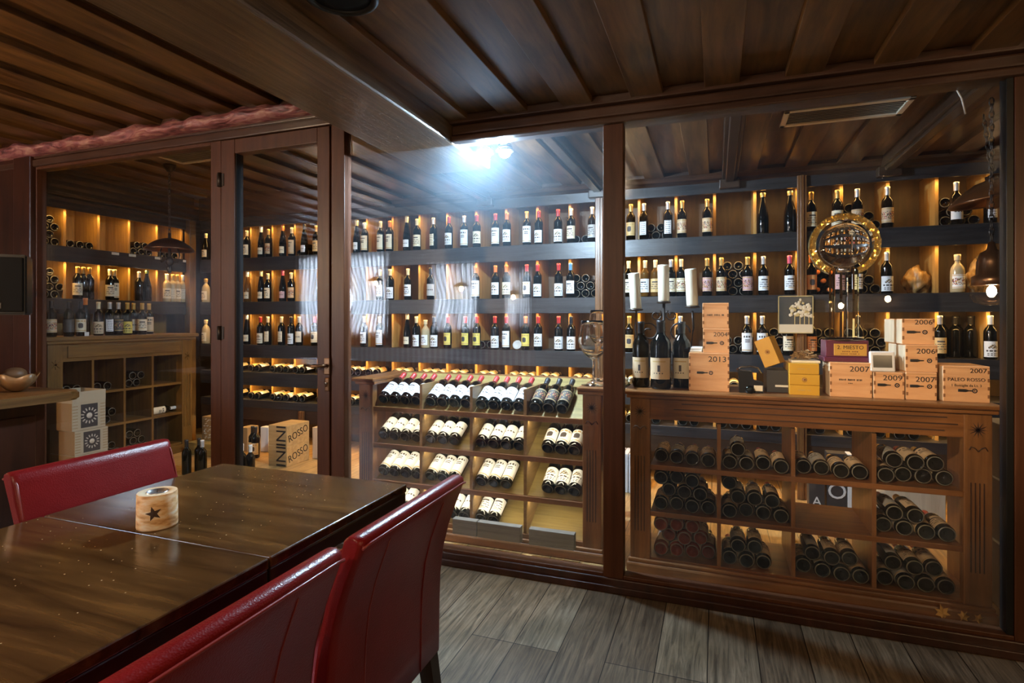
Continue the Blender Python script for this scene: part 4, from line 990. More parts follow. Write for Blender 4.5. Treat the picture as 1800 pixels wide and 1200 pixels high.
# ------------------------------------------------------------------ pendants in the cellar
def chain(bm, z0, z1, x=0, y=0):
    n = int((z1 - z0) / .030)
    for i in range(n):
        z = z0 + (i + .5) * (z1 - z0) / n; pts = []
        for k in range(10):
            a = 2 * PI * k / 10; w_ = .009 * math.cos(a); h_ = .021 * math.sin(a)
            pts.append((x + (w_ if i % 2 else 0), y + (0 if i % 2 else w_), z + h_))
        tube(bm, pts, .0032, 6, closed=True)
p0 = at(298, 436, 3.55)
t = thing('pendant_lamp', 'brown metal pendant lamp hanging on a chain behind the left pane', 'lamp', (p0.x, 3.55, p0.z))
bm = bm_new(); chain(bm, .13, ZL - p0.z - .02); obj('chain', bm, 'iron', t)
bm = bm_new(); lathe(bm, [(0, 0), (.05, 0), (.05, -.02), (.02, -.06), (0, -.06)], 16); obj('ceiling_rose', bm, 'iron', t, (0, 0, ZL - p0.z - .002))
bm = bm_new(); lathe(bm, [(.022, .085), (.05, .080), (.10, .062), (.15, .028), (.185, -.004), (.192, -.022), (.182, -.014), (.145, .020), (.095, .050), (.022, .07)], 36); obj('lamp_shade', bm, 'copper', t)
bm = bm_new(); tube(bm, [(0, 0, .13), (0, 0, -.16)], .012, 10); sphere(bm, (0, 0, -.115), .034, sz=1.2); sphere(bm, (0, 0, -.18), .022, sz=1.6); obj('lamp_stem', bm, 'iron', t)
bm = bm_new()
for k in range(3):
    a = k * 2 * PI / 3 + .4; tube(bm, [(.02 * math.cos(a), .02 * math.sin(a), -.11), (.07 * math.cos(a), .07 * math.sin(a), -.13), (.085 * math.cos(a), .085 * math.sin(a), -.06), (.06 * math.cos(a), .06 * math.sin(a), .02)], .006, 8)
obj('scroll_arm', bm, 'iron', t)
p1 = at(1748, 348, 3.75)
t = thing('pendant_lamp', 'wide bronze dome pendant hanging at the right end of the cellar', 'lamp', (p1.x, 3.75, p1.z), (0, math.radians(-6), 0))
bm = bm_new(); chain(bm, .12, 2.46 - p1.z); obj('chain', bm, 'iron', t)
bm = bm_new(); lathe(bm, [(.03, .10), (.08, .085), (.14, .045), (.20, -.008), (.204, -.022), (.194, -.016), (.135, .033), (.075, .070), (.03, .085)], 36); obj('lamp_shade', bm, 'copper', t)
bm = bm_new(); lathe(bm, [(0, .13), (.03, .12), (.032, .0), (.04, -.05), (0, -.06)], 18); obj('socket', bm, 'brass', t)
p2 = at(1743, 512, 3.30)
t = thing('lantern', 'glass globe lantern with glowing bulb beside the right post', 'lamp', (p2.x, 3.30, p2.z))
bm = bm_new(); lathe(bm, [(0, .24), (.012, .235), (.02, .20), (.045, .185), (.058, .14), (.06, .08), (.075, .072), (.078, .030), (.070, .028), (.05, .07), (0, .08)], 28); obj('cap', bm, 'brass', t)
bm = bm_new(); chain(bm, .24, 2.40 - p2.z); obj('chain', bm, 'iron', t)
bm = bm_new(); lathe(bm, [(.070, .032), (.083, .01), (.083, -.02), (.066, -.05), (.03, -.064), (0, -.066)], 28); obj('glass_globe', bm, 'thin_glass', t)
bm = bm_new(); sphere(bm, (0, 0, .0), .019, sz=1.5); obj('light_bulb', bm, 'bulb_small', t)
# thin white strip dangling from the header
q = at(1680, 155, 2.90); q2 = at(1697, 200, 2.96)
bm = bm_new(); tube(bm, [q, (q + q2) / 2 + Vector((.004, 0, .01)), q2], .0035, 6); box(bm, q.x - .02, q.x + .02, q.y - .004, q.y + .004, q.z - .001, q.z + .012)
tag(obj('hanging_tag_strip', bm, 'white'), 'thin white strip dangling from the header at upper right', 'strip')
# ================================================================== THINGS ON THE RIGHT RACK
TZ = .970
def crate(u0, u1, ztop, zb, yf, dp, label, year=None, yoff=.30, ysize=.30, extra=(), side=False, name='wine_crate', cat='crate', left_mat=None):
    """pine box with finger-jointed edges; front face at y=yf"""
    vm = CV + (EYE - (zb + ztop) / 2) * FPX / 3.0
    x0, x1 = at(u0, vm, yf).x, at(u1, vm, yf).x
    w_, h = x1 - x0, ztop - zb
    t = thing(name, label, cat, ((x0 + x1) / 2, yf, zb), group='pine wine crates on the right rack')
    bm = bm_new(); box(bm, -w_ / 2, w_ / 2, 0, dp, 0, h, 0, .0018)
    n = max(4, int(h / .018))
    for i in range(n):
        if i % 2:
            for s in (-1, 1):
                xa = s * w_ / 2 - (0 if s < 0 else .008); box(bm, xa, xa + .008, -.0006, .0, i * h / n + .002, (i + 1) * h / n - .001, 1)
    box(bm, -w_ / 2 + .001, w_ / 2 - .001, -.0006, 0, h - .010, h - .0088, 1)
    obj('crate_body', bm, ['pine', 'pine_end'], t)
    bm = bm_new(); box(bm, -w_ / 2 - .001, -w_ / 2, .004, dp - .004, .004, h - .004); obj('side_board', bm, 'pine_y', t)
    if year: text('year_lettering', year, h * ysize, t, (w_ * .44, -.0012, h * (1 - yoff * .6)), 'ink', align='RIGHT', sx=1.15)
    for e in extra:
        if e[0] == 'bottle':
            bm = bm_new(); z = h * e[1]; q_ = w_ * e[2]
            lathe(bm, [(0, 0), (.006, 0), (.0065, .004), (.0065, .030), (.0030, .040), (.0025, .055), (0, .055)], 10)
            for v in bm.verts: v.co = Vector((q_ + v.co.z, -.0008 + v.co.y * .06, z + v.co.x))
            obj('bottle_mark', bm, 'ink', t)
            bm = bm_new(); lathe(bm, [(.006, 0), (.0105, 0), (.0105, .0008), (.006, .0008), (.006, 0)], 16)
            lathe(bm, [(0, 0), (.003, 0), (.003, .0008), (0, .0008)], 10)
            for v in bm.verts: v.co = Vector((w_ * e[3] + v.co.x, -.0004 - v.co.z, z + v.co.y))
            obj('wax_seal_mark', bm, 'ink', t)
        elif e[0] == 'p': small_print(t, w_ * e[1], h * e[2], (w_ * e[4], -.0008, h * e[3]), 'ink', e[5])
        else:
            text('lettering', e[1], h * e[2], t, (w_ * e[4] if len(e) > 4 else 0, -.0012, h * e[3]), 'ink', sx=e[5] if len(e) > 5 else 1.0)
    return t
YF = 3.12
def zz(v, u, y=YF): return at(u, v, y).z
z1 = zz(620, 1246); crate(1211, 1282, z1, TZ, YF, .22, 'pine wine crate marked 2013, largest and lowest of the left crate stack', '2013', .28, .20, (('bottle', .48, -.30, .05),))
z2 = zz(577, 1260); crate(1236, 1282, z2, z1 + .001, YF + .01, .20, 'pine wine crate marked 2004 in the middle of the left crate stack', '2004', .42, .24, (('bottle', .40, -.38, .22),))
z3 = zz(532, 1260); crate(1235, 1281, z3, z2 + .001, YF + .012, .20, 'topmost pine crate of the left stack, small dark lettering across its front', None, extra=(('p', .66, .075, .52, 0, 14),))
bm = bm_new(); a, b = at(1213, 615, YF + .03).x, at(1234, 615, YF + .03).x
box(bm, a, b, YF + .02, YF + .2, z1 + .0015, z1 + .012, 0, .002); box(bm, a + .003, b, YF + .025, YF + .19, z1 + .013, z1 + .024, 0, .002); tag(obj('paper_pad', bm, 'white'), 'white paper pad lying on the 2013 crate beside the 2004 crate', 'paper')
z4 = zz(637, 1496); crate(1459, 1533, z4, TZ, YF, .20, 'wide pine wine crate marked 2007 under the glass trophy', '2007', .32, .22, (('p', .56, .06, .50, 0, 16), ('p', .12, .03, .40, 0, 3)))
z5 = zz(654, 1562); crate(1536, 1590, z5, TZ, YF - .005, .20, 'pine wine crate marked 2009 beneath the small white screen', '2009', .36, .28, (('bottle', .52, -.38, .26),))
z6 = zz(654, 1620); crate(1593, 1647, z6, TZ, YF - .005, .20, 'pine wine crate marked 2007 at the bottom of the three-crate stack', '2007', .44, .26, (('bottle', .50, -.38, .26),))
z7 = zz(606, 1620); crate(1592, 1648, z7, z6 + .001, YF, .28, 'pine wine crate marked 2006 in the middle of the three-crate stack', '2006', .40, .26, (('bottle', .42, -.36, .25),))
z8 = zz(560, 1614); crate(1586, 1643, z8, z7 + .001, YF + .02, .30, 'pine wine crate marked 2006 at the top of the three-crate stack', '2006', .24, .26, (('bottle', .48, -.36, .20),))
z9 = zz(643, 1700); crate(1658, 1740, z9, TZ, YF - .01, .21, 'pine wine crate lettered PALEO ROSSO 2007 at the right end of the rack', '2007', .22, .17, (('t', 'PALEO ROSSO', .135, .62, 0, 1.0), ('t', '1 Bottiglia da Lt. 3', .10, .46, 0, .95), ('bottle', .32, -.18, .18)))
# small white screen
xa, xb = at(1532, 640, YF - .03).x, at(1579, 640, YF - .03).x
t = thing('digital_frame', 'small white digital frame with dark screen standing on the 2009 crate', 'screen', ((xa + xb) / 2, YF + .0, z5 + .0015), (math.radians(-6), 0, .10))
w_ = (xb - xa) / 2; h = .098
bm = bm_new(); box(bm, -w_, w_, 0, .018, 0, h, 0, .007); obj('casing', bm, 'whiteplastic', t)
bm = bm_new(); box(bm, -w_ * .74, w_ * .74, -.001, .001, h * .20, h * .80); obj('display', bm, 'screen', t)
# mustard cartons
def mustard(u0, u1, zb, zt, label, txt=None, seal=False):
    x0, x1 = at(u0, 660, YF).x, at(u1, 660, YF).x; w_, h = x1 - x0, zt - zb
    t = thing('gift_box', label, 'box', ((x0 + x1) / 2, YF, zb), group='mustard yellow gift boxes')
    bm = bm_new(); box(bm, -w_ / 2, w_ / 2, 0, .24, 0, h, 0, .002); obj('carton_body', bm, 'mustard', t)
    if seal:
        bm = bm_new(); lathe(bm, [(.009, 0), (.0115, 0), (.0115, .0008), (.009, .0008), (.009, 0)], 18); lathe(bm, [(0, 0), (.006, 0), (.006, .0008), (0, .0008)], 12)
        obj('round_seal', bm, 'seal', t, (0, -.0002, h * .5), (PI / 2, 0, 0))
    if txt: small_print(t, w_ * .42, h * .14, (0, -.0004, h * .5), 'lab_gold', 8)
    return t
mz = [TZ, TZ + .050, TZ + .104, TZ + .158]
mustard(1388, 1441, mz[0], mz[1] - .001, 'mustard yellow gift box at the bottom of its stack of three', True)
mustard(1387.5, 1441, mz[1], mz[2] - .001, 'mustard yellow gift box with round seal in the middle of its stack', None, True)
mustard(1387, 1440, mz[2], mz[3] - .001, 'mustard yellow gift box on top of its stack under the wood wool', True)
q = at(1413, 636, YF + .1)
bm = bm_new(); box(bm, q.x - .065, q.x + .065, YF + .03, YF + .17, mz[3], mz[3] + .012, 0, .002); t = obj('gift_tray', bm, 'cream'); tag(t, 'shallow cream tray of curly wood wool on the mustard boxes', 'tray')
bm = bm_new(); rr = random.Random(5)
for i in range(60):
    a, b = rr.uniform(-.055, .055), rr.uniform(-.06, .06); h0 = .010 + .035 * (1 - (a / .06) ** 2) * rr.random(); an = rr.uniform(0, 6.28); r_ = rr.uniform(.006, .016)
    tube(bm, [(q.x + a + r_ * math.cos(an + k * .9), YF + .10 + b * .9 + r_ * math.sin(an + k * .9), mz[3] + .006 + h0 + .003 * k) for k in range(6)], .0016, 5)
o = obj('wood_wool', bm, 'straw', t); o['kind'] = 'stuff'
# tilted mustard box on a dark box
xa, xb = at(1347, 660, YF + .08).x, at(1391, 660, YF + .08).x
bm = bm_new(); box(bm, xa, xb - .014, YF + .06, YF + .26, TZ, TZ + .115, 0, .003); box(bm, xa + .04, xb - .014, YF + .055, YF + .061, TZ + .03, TZ + .04, 1)
tag(obj('storage_box', bm, ['charcoal', 'white']), 'dark box with a pale strip behind the mustard boxes', 'box')
cpt = at(1360, 620, YF + .10)
t = thing('gift_box', 'single mustard gift box tilted over on the dark box', 'box', (cpt.x - .004, YF + .07, TZ + .127), (0, math.radians(-22), math.radians(-20)), 'mustard yellow gift boxes')
bm = bm_new(); box(bm, -.040, .040, 0, .10, 0.012, .158, 0, .002); obj('carton_body', bm, 'mustard', t)
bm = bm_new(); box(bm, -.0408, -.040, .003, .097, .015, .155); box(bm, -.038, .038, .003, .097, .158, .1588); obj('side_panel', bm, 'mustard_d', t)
bm = bm_new(); lathe(bm, [(.009, 0), (.0115, 0), (.0115, .0008), (.009, .0008), (.009, 0)], 18); lathe(bm, [(0, 0), (.006, 0), (.006, .0008), (0, .0008)], 12); obj('round_seal', bm, 'seal', t, (.003, -.0002, .085), (PI / 2, 0, 0))
# black leather bottle carrier
xa, xb = at(1300, 670, YF).x, at(1350, 670, YF).x; w_ = xb - xa
t = thing('bottle_carrier', 'black bottle carrier with white ticket between the crates and gift boxes', 'carrier', ((xa + xb) / 2 - .012, YF - .005, TZ))
bm = bm_new(); prism(bm, [(-w_ * .42, 0), (w_ * .42, 0), (w_ * .42, .055), (w_ * .1, .065), (w_ * .02, .11), (-w_ * .46, .115)], 'y', 0, .06); obj('body', bm, 'black', t)
bm = bm_new(); lathe(bm, [(0, 0), (.02, 0), (.022, .008), (.022, .035), (0, .04)], 16); obj('bottle_end', bm, 'glass_dark', t, (-w_ * .06, .012, .018), (PI / 2, 0, 0))
bm = bm_new(); box(bm, w_ * .10, w_ * .40, -.002, 0, .012, .040); obj('ticket', bm, 'cream', t)
bm = bm_new(); tube(bm, [(-w_ * .5, .03, .115), (-w_ * .35, .03, .128), (0, .03, .134), (w_ * .25, .03, .125), (w_ * .36, .03, .10)], .005, 8); obj('carry_handle', bm, 'chrome', t)
# magnums
for (u, k, pap, lab, sc, yy) in ((1127, 'magnum', 'sand', 'narrow dark magnum with small sand label, left of the three on the rack', .86, 3.20), (1161.5, 'magnum', 'sand', 'tall dark magnum with sand label, middle of the three on the rack', 1.0, 3.15), (1198, 'magnum', 'cream', 'dark magnum with cream label standing beside the 2013 crate', .90, 3.23)):
    bottle(k, T(at(u, 620, yy).x, yy, TZ) @ RZ(-.1) @ Matrix.Diagonal((sc, sc, 1.0 if sc > .95 else .98, 1)), 'black', pap, 'faint', lab, 'large bottles on the right rack', cat='magnum bottle')
# candelabra
q0 = at(1167, 530, 3.40)
t = thing('candelabra', 'wrought-iron scroll candelabra holding three candles behind the magnums', 'candelabra', (q0.x, 3.40, TZ))
bm = bm_new(); lathe(bm, [(0, 0), (.07, 0), (.07, .008), (.02, .014), (.009, .03), (.008, .47), (0, .47)], 18); obj('base', bm, 'iron', t)
def spiral(cx, cz, r0, turns, sgn, st):
    return [(cx + sgn * r0 * (1 - .72 * k / 26) * math.cos(st + turns * 2 * PI * k / 26), 0, cz + r0 * (1 - .72 * k / 26) * math.sin(st + turns * 2 * PI * k / 26)) for k in range(27)]
for s in (-1, 1):
    bm = bm_new(); tube(bm, [(0, 0, .14), (s * .05, 0, .11), (s * .11, 0, .14), (s * .152, 0, .22), (s * .165, 0, .33), (s * .16, 0, .425)], .006, 8)
    tube(bm, spiral(s * .085, .30, .062, 1.35, s, 0), .005, 7); tube(bm, spiral(s * .045, .40, .034, 1.2, s, 2.2), .0045, 7); tube(bm, spiral(s * .075, .20, .036, 1.2, s, 3.4), .0045, 7)
    obj('scroll_arm', bm, 'iron', t)
for (dx, dz) in ((-.160, .425), (0, .468), (.160, .440)):
    bm = bm_new(); lathe(bm, [(0, 0), (.038, .004), (.042, .012), (.036, .008), (0, .006)], 18); obj('drip_tray', bm, 'iron', t, (dx, 0, dz))
for (dx, dz, tilt, lb) in ((-.160, .438, -4, 'tall ivory pillar candle, left of three, tilting on the candelabra'), (0, .481, -1, 'tall ivory pillar candle in the centre of the candelabra'), (.160, .453, -3, 'tall ivory pillar candle on the right arm of the candelabra')):
    c = thing('pillar_candle', lb, 'candle', (q0.x + dx, 3.40, TZ + dz), (0, math.radians(tilt), 0), 'pillar candles on the candelabra')
    bm = bm_new(); rr = random.Random(dx); lathe(bm, [(0, 0), (.031, 0), (.0325, .006), (.0325, .10), (.0328, .205), (.0315, .214), (.026, .210), (0, .200)], 24); obj('wax_body', bm, 'wax', c)
    bm = bm_new(); tube(bm, [(0, 0, .199), (.001, 0, .212)], .0014, 6); obj('wick', bm, 'wick', c)
# flowers behind the post
q = at(1103, 680, 3.10)
t = thing('blossom_sprig', 'sprig of cream blossom lying at the rack end behind the middle post', 'flowers', (q.x, 3.10, TZ))
bm = bm_new(); tube(bm, [(-.03, 0, .004), (-.005, 0, .03), (.0, 0, .05)], .0025, 6); tube(bm, [(-.03, 0, .004), (.02, .02, .03)], .0025, 6); tube(bm, [(-.03, 0, .004), (-.026, -.025, -.03)], .0025, 6); obj('stem', bm, 'stem', t)
bm = bm_new(); rr = random.Random(2)
for i in range(16): sphere(bm, (rr.uniform(-.035, .02), rr.uniform(-.03, .03), rr.uniform(.0, .07) - (.04 if i % 5 == 0 else 0)), rr.uniform(.006, .011), 0, 8, 5)
obj('blossom', bm, 'flower', t)
# glass trophy
xa, xb = at(1447, 620, 3.17).x, at(1529, 620, 3.17).x; w_ = xb - xa; xm = (xa + xb) / 2; TY = 3.155
t = thing('glass_trophy', 'crystal trophy with a glass ring disc, gold reflections coloured in, on a plum plinth', 'trophy', (xm, TY, z4 + .001))
bm = bm_new(); box(bm, -w_ * .5, w_ * .5, -.012, .15, 0, .022, 0, .003); box(bm, -w_ * .46, w_ * .46, 0, .14, .022, .105, 0, .003); obj('plinth', bm, 'plum', t)
bm = bm_new(); box(bm, -w_ * .28, w_ * .42, -.003, 0, .030, .088, 0, .001); pp = obj('name_plate', bm, 'goldplate', t)
text('lettering', '2. MIESTO', .026, pp, (w_ * .07, -.0042, .070), 'ink', sx=1.0)
small_print(pp, w_ * .34, .006, (w_ * .07, -.0032, .050), 'seal', 10); small_print(pp, w_ * .40, .005, (w_ * .07, -.0032, .039), 'seal', 13)
zb = .105
bm = bm_new(); lathe(bm, [(0, 0), (.095, 0), (.095, .006), (.06, .014), (.035, .016), (0, .016)], 36); obj('glass_foot', bm, 'crystal', t, (0, .07, zb))
zt = zb + .37
for dx in (-.052, .0, .052):
    r_ = .019 if dx == 0 else .014
    bm = bm_new(); lathe(bm, [(0, 0), (r_, 0), (r_ * .95, .18), (r_, .345), (0, .345)], 6, smooth=False); obj('glass_column', bm, 'crystal' if dx == 0 else 'crystal_gold', t, (dx, .07, zb + .016))
RC = zb + .016 + .345 + .115; Ro, Ri = .158, .128
bm = bm_new(); n = 48; prof = [(Ri, -.020), ((Ri + Ro) / 2, -.006), (Ro, -.022), (Ro, .022), ((Ri + Ro) / 2, .008), (Ri, .020)]
rings = []
for i in range(n + 1):
    a = math.radians(-90 + 26) + (2 * PI - math.radians(52)) * i / n
    rings.append([bm.verts.new((r_ * math.cos(a), y * (1 + .25 * ((i % 3) - 1)), r_ * math.sin(a))) for (r_, y) in prof])
for i in range(n):
    for k in range(6): bm.faces.new((rings[i][k], rings[i + 1][k], rings[i + 1][(k + 1) % 6], rings[i][(k + 1) % 6]))
bm.faces.new(rings[0]); bm.faces.new(rings[-1])
obj('glass_ring', bm, 'ring_reflection', t, (0, .07, RC))
bm = bm_new(); sphere(bm, (0, 0, 0), .112, 0, 36, 20); obj('glass_globe', bm, 'crystal', t, (0, .07, RC))
bm = bm_new(); lathe(bm, [(0, 0), (.030, 0), (.034, .012), (.030, .024), (0, .024)], 20); obj('collar', bm, 'chrome', t, (0, .07, RC - .136))
# engraved glass plaque on the post
a, b = at(1368, 520, 4.62), at(1430, 586, 4.62)
t = thing('glass_plaque', 'square glass plaque with a picture of trees hanging on the cellar post', 'plaque', ((a.x + b.x) / 2, 4.64, b.z)); w_ = (b.x - a.x) / 2; h = a.z - b.z
bm = bm_new(); box(bm, -w_, w_, -.012, .012, 0, h, 0, .002); obj('backing', bm, 'plaque_back' if 'plaque_back' in M else 'screen', t)
bm = bm_new(); box(bm, -w_ * .98, w_ * .98, -.0135, -.0125, h * .02, h * .24); obj('meadow', bm, 'paper_sand', t)
bm = bm_new(); rr = random.Random(11)
for i in range(70):
    x, z = rr.uniform(-.3, .92) * w_, rr.uniform(.45, .90) * h
    if z > (.92 - abs(x / w_ - .35) * .35) * h: continue
    sphere(bm, (x, -.013, z), rr.uniform(.007, .016), rr.choice((0, 0, 1)), 7, 4, 1.0)
for x in (-.05, .25, .5, .75): box(bm, x * w_ - .003, x * w_ + .003, -.0135, -.0125, .2 * h, .55 * h, 1)
for v in bm.verts: v.co.y = -.013 + (v.co.y + .013) * .12
obj('tree_picture', bm, ['paper_sand', 'lab_gold'], t)
bm = bm_new()
for (p_, q_, r_, s_) in ((-w_, w_, 0, .006), (-w_, w_, h - .006, h), (-w_, -w_ + .006, 0, h), (w_ - .006, w_, 0, h)): box(bm, p_, q_, -.015, .0, r_, s_)
obj('edge', bm, 'lab_gold', t)
# wine glasses on the middle rack
def wine_glass(u, vb, vt, y, R, label, tall):
    x = at(u, 600, y).x; h = at(u, vt, y).z - .971
    t = thing('wine_glass', label, 'glass', (x, y, .971), group='large wine glasses on the display rack')
    bm = bm_new(); st = h * (.40 if not tall else .50)
    lathe(bm, [(0, .004), (R * .8, .0), (R * .82, .003), (R * .3, .008), (.006, .018), (.0055, st * .9), (.012, st)], 28); obj('stem', bm, 'crystal', t)
    bm = bm_new(); B = h - st
    lathe(bm, [(.012, st), (R * .55, st + B * .10), (R * .90, st + B * .30), (R, st + B * .48), (R * .94, st + B * .68), (R * .82, st + B * .88), (R * .80, h), (R * .785, h), (R * .80, st + B * .88), (R * .92, st + B * .68), (R * .98, st + B * .48), (R * .88, st + B * .30), (R * .52, st + B * .115), (0, st + B * .05), (.004, st)], 36); obj('bowl', bm, 'crystal', t)
wine_glass(1043, 672, 563, 3.17, .085, 'large balloon wine glass at the corner of the display rack', False)
wine_glass(1052, 660, 545, 3.40, .062, 'taller wine glass standing behind the balloon glass', True)
# dried leaves on the rack foot
def leaf(x, z, s, rot, label, m):
    bm = bm_new(); pts = []
    lobes = [(0, 1.0), (22, .50), (48, .86), (68, .42), (100, .66), (128, .34), (158, .46)]
    pol = [(a, r) for a, r in lobes] + [(180, .16)] + [(360 - a, r) for a, r in lobes[:0:-1]]
    vs = [bm.verts.new((s * r * math.sin(math.radians(a)), .006 * math.sin(3 * math.radians(a)), s * r * math.cos(math.radians(a)))) for a, r in pol]
    c = bm.verts.new((0, -.004, 0))
    for i in range(len(vs)): bm.faces.new((c, vs[i], vs[(i + 1) % len(vs)]))
    r_ = bmesh.ops.extrude_face_region(bm, geom=bm.faces[:]); bmesh.ops.translate(bm, verts=[e for e in r_['geom'] if isinstance(e, bmesh.types.BMVert)], vec=(0, .0012, 0))
    tube(bm, [(0, 0, -.1 * s), (.05 * s, 0, -.8 * s)], .0012, 5)
    o = obj('maple_leaf', bm, m, None, (x, 3.018, z), (math.radians(-12), math.radians(rot), 0)); tag(o, label, 'leaf', 'dry maple leaves'); return o
for (u, v, s, r_, lb, m) in ((1660, 1084, .042, -10, 'largest dry maple leaf at the right rack foot', 'leafm'), (1696, 1092, .032, 35, 'small dry maple leaf between two others at the rack foot', 'leafm'), (1722, 1099, .030, 70, 'darker dry maple leaf nearest the right post', 'leafm2')):
    q = at(u, v, 3.00); leaf(q.x, max(q.z, .03), s, r_, lb, m)
# white cartons stacked beyond the right rack
zc = 0.0
for i, (h, lb) in enumerate(((.30, 'white carton on the floor beyond the right rack, lowest of the stack'), (.29, 'white carton second from the floor beyond the right rack'), (.26, 'topmost white carton beyond the right rack'))):
    bm = bm_new(); box(bm, 1.24 + .012 * i, 1.50, 3.16, 3.50, zc + .001, zc + h, 0, .004); box(bm, 1.245 + .012 * i, 1.30, 3.1585, 3.16, zc + h * .55, zc + h * .75, 1); box(bm, 1.252 + .012 * i, 1.295, 3.158, 3.1586, zc + h * .6, zc + h * .7, 0)
    tag(obj('white_carton', bm, ['whitebox', 'charcoal']), lb, 'box', 'white cartons'); zc += h
# ------------------------------------------------------------------ on the cellar floor
q = at(472, 816, 4.17); q1 = at(504, 820, 4.10)
t0x = at(473, 800, 4.02).x
def rosso(zb, zt, label):
    xa, xb = at(472, 790, 4.10).x, at(504, 790, 4.10).x; w_, d_, h = xb - xa, .30, zt - zb
    t = thing('wine_crate', label, 'crate', (xb, 4.10, zb), (0, 0, 0), 'pine crates on the cellar floor')
    bm = bm_new(); box(bm, -w_, 0, 0, d_, 0, h, 0, .002); obj('crate_body', bm, 'crate_tan', t)
    text('lettering', 'INI', .155, t, (-w_ * .34, -.0015, h * .5), 'ink', (PI / 2, PI / 2, 0), sx=1.0)
    text('lettering', 'ROSSO', .095, t, (.0015, d_ * .5, h * .5), 'ink', (PI / 2, math.radians(-16), PI / 2), sx=.9)
rosso(.001, .186, 'lower pine crate printed INI and ROSSO on the cellar floor')
rosso(.187, .372, 'upper pine crate printed INI and ROSSO on the cellar floor')
bm = bm_new(); a, b = at(549, 800, 4.45).x, at(566, 800, 4.45).x; box(bm, a, a + .13, 4.45, 4.58, 0.001, .30, 0, .003); tag(obj('kraft_carton', bm, 'pine_y'), 'tall plain kraft carton on the floor beside the door stile', 'box')
for i, (u, lb) in enumerate(((444, 'dark bottle with cream label standing on the cellar floor behind the door, left one'), (455, 'dark bottle with cream label on the cellar floor nearer the INI crates'))):
    x = at(u, 790, 4.30 + .02 * i).x; bottle('bordeaux', T(x, 4.30 - .02 * i, .001) @ Matrix.Diagonal((1.0, 1.0, 1.0, 1)), 'black', 'cream', 'emblem', lb, 'bottles on the cellar floor')
bm = bm_new(); a = at(466, 780, 4.50).x; box(bm, a - .06, a + .04, 4.50, 4.58, .001, .25, 0, .004); tag(obj('paper_bag', bm, 'white'), 'white paper bag standing behind the bottles on the cellar floor', 'bag')
bm = bm_new(); a = at(428, 780, 4.45).x; box(bm, a - .05, a + .05, 4.45, 4.6, .001, .24, 0, .004); tag(obj('kraft_carton', bm, 'kraft'), 'brown carton at the left edge behind the door glass', 'box')
# low timber step with the carved box, left of the door
a, b = at(338, 800, 4.22).x, at(395, 800, 4.22).x
bm = bm_new(); box(bm, a, b - .03, 4.16, 4.60, .001, .12, 0, .004); tag(obj('low_bench', bm, 'olive_x'), 'low pale wooden bench on the floor left of the door', 'bench')
xa, xb = at(355, 770, 4.30).x, at(378, 770, 4.30).x
t = thing('carved_box', 'pale box covered in dark bird-like carving on the low bench', 'box', ((xa + xb) / 2, 4.30, .121)); w_ = (xb - xa) / 2
bm = bm_new(); box(bm, -w_, w_, 0, .16, 0, .235, 0, .003); obj('box_body', bm, 'kraft', t)
bm = bm_new(); rr = random.Random(9)
for i in range(40): 
    x, z = rr.uniform(-.82, .82) * w_, rr.uniform(.02, .215); tube(bm, [(x - .012, -.001, z), (x, -.002, z + .008 * rr.uniform(-1, 1)), (x + .012, -.001, z + .006)], .0035, 5)
obj('carving', bm, 'sunprint', t)
c = 0
for (u, v) in ((328, 800), (336, 812), (352, 815), (365, 812), (376, 818), (425, 812), (440, 814)):
    y = 3.62 + .02 * (c % 3); x = at(u, 800, y).x
    if u < 400: bottle('bordeaux', T(x + c * .012, y + .07 * (c % 2), .001), ('black', 'black', 'silver')[c % 3], None, '', f"dark bottle standing on the cellar floor behind the red chair, {ORD[c]} from left", 'bottles on the cellar floor'); c += 1
    else:
        bottle('bordeaux', T(x, 3.66, .001), 'white', None, '', 'white-capped bottle standing on the floor ' + ('just inside the door stile' if u < 430 else 'in front of the two labelled bottles'), 'bottles on the cellar floor')
# books and boards on the floor seen through the empty cell of the right rack
xs = at(1416, 870, 4.45).x
for (u0, u1, z1_, m, ltr, lb) in ((1422, 1450, .33, 'charcoal', 'A', 'black board with letter A on the floor behind the right rack'), (1454, 1489, .42, 'charcoal', 'O', 'black board with a large letter O behind the right rack'), (1490, 1499, .42, 'white', None, 'narrow white board behind the empty rack cell')):
    a, b = at(u0, 870, 4.40).x, at(u1, 870, 4.40).x; t = thing('sign_board', lb, 'board', ((a + b) / 2, 4.40, .001), group='boards behind the right rack')
    bm = bm_new(); box(bm, -(b - a) / 2, (b - a) / 2, 0, .10, 0, z1_, 0, .003); obj('board', bm, m, t)
    if ltr: text('lettering', ltr, .15 if ltr == 'O' else .09, t, (0, -.002, .155 if ltr == 'O' else .075), 'white')
a, b = at(1541, 880, 4.30).x, at(1630, 880, 4.30).x
bm = bm_new(); box(bm, a, b + .1, 4.30, 4.55, .001, .36, 0, .003); box(bm, a, b + .1, 4.299, 4.30, .31, .355, 1); tag(obj('pine_crate', bm, ['pine_y', 'white']), 'long pale crate on the floor behind the rack\'s right column', 'crate')
bm = bm_new(); a = at(1104, 820, 4.40).x; 
for i in range(4): box(bm, a - .08 + i * .042, a - .043 + i * .042, 4.40, 4.62, .001, .30, 0, .003)
tag(obj('document_binders', bm, 'whitebox'), 'pale upright binders on the floor behind the middle post', 'binders')
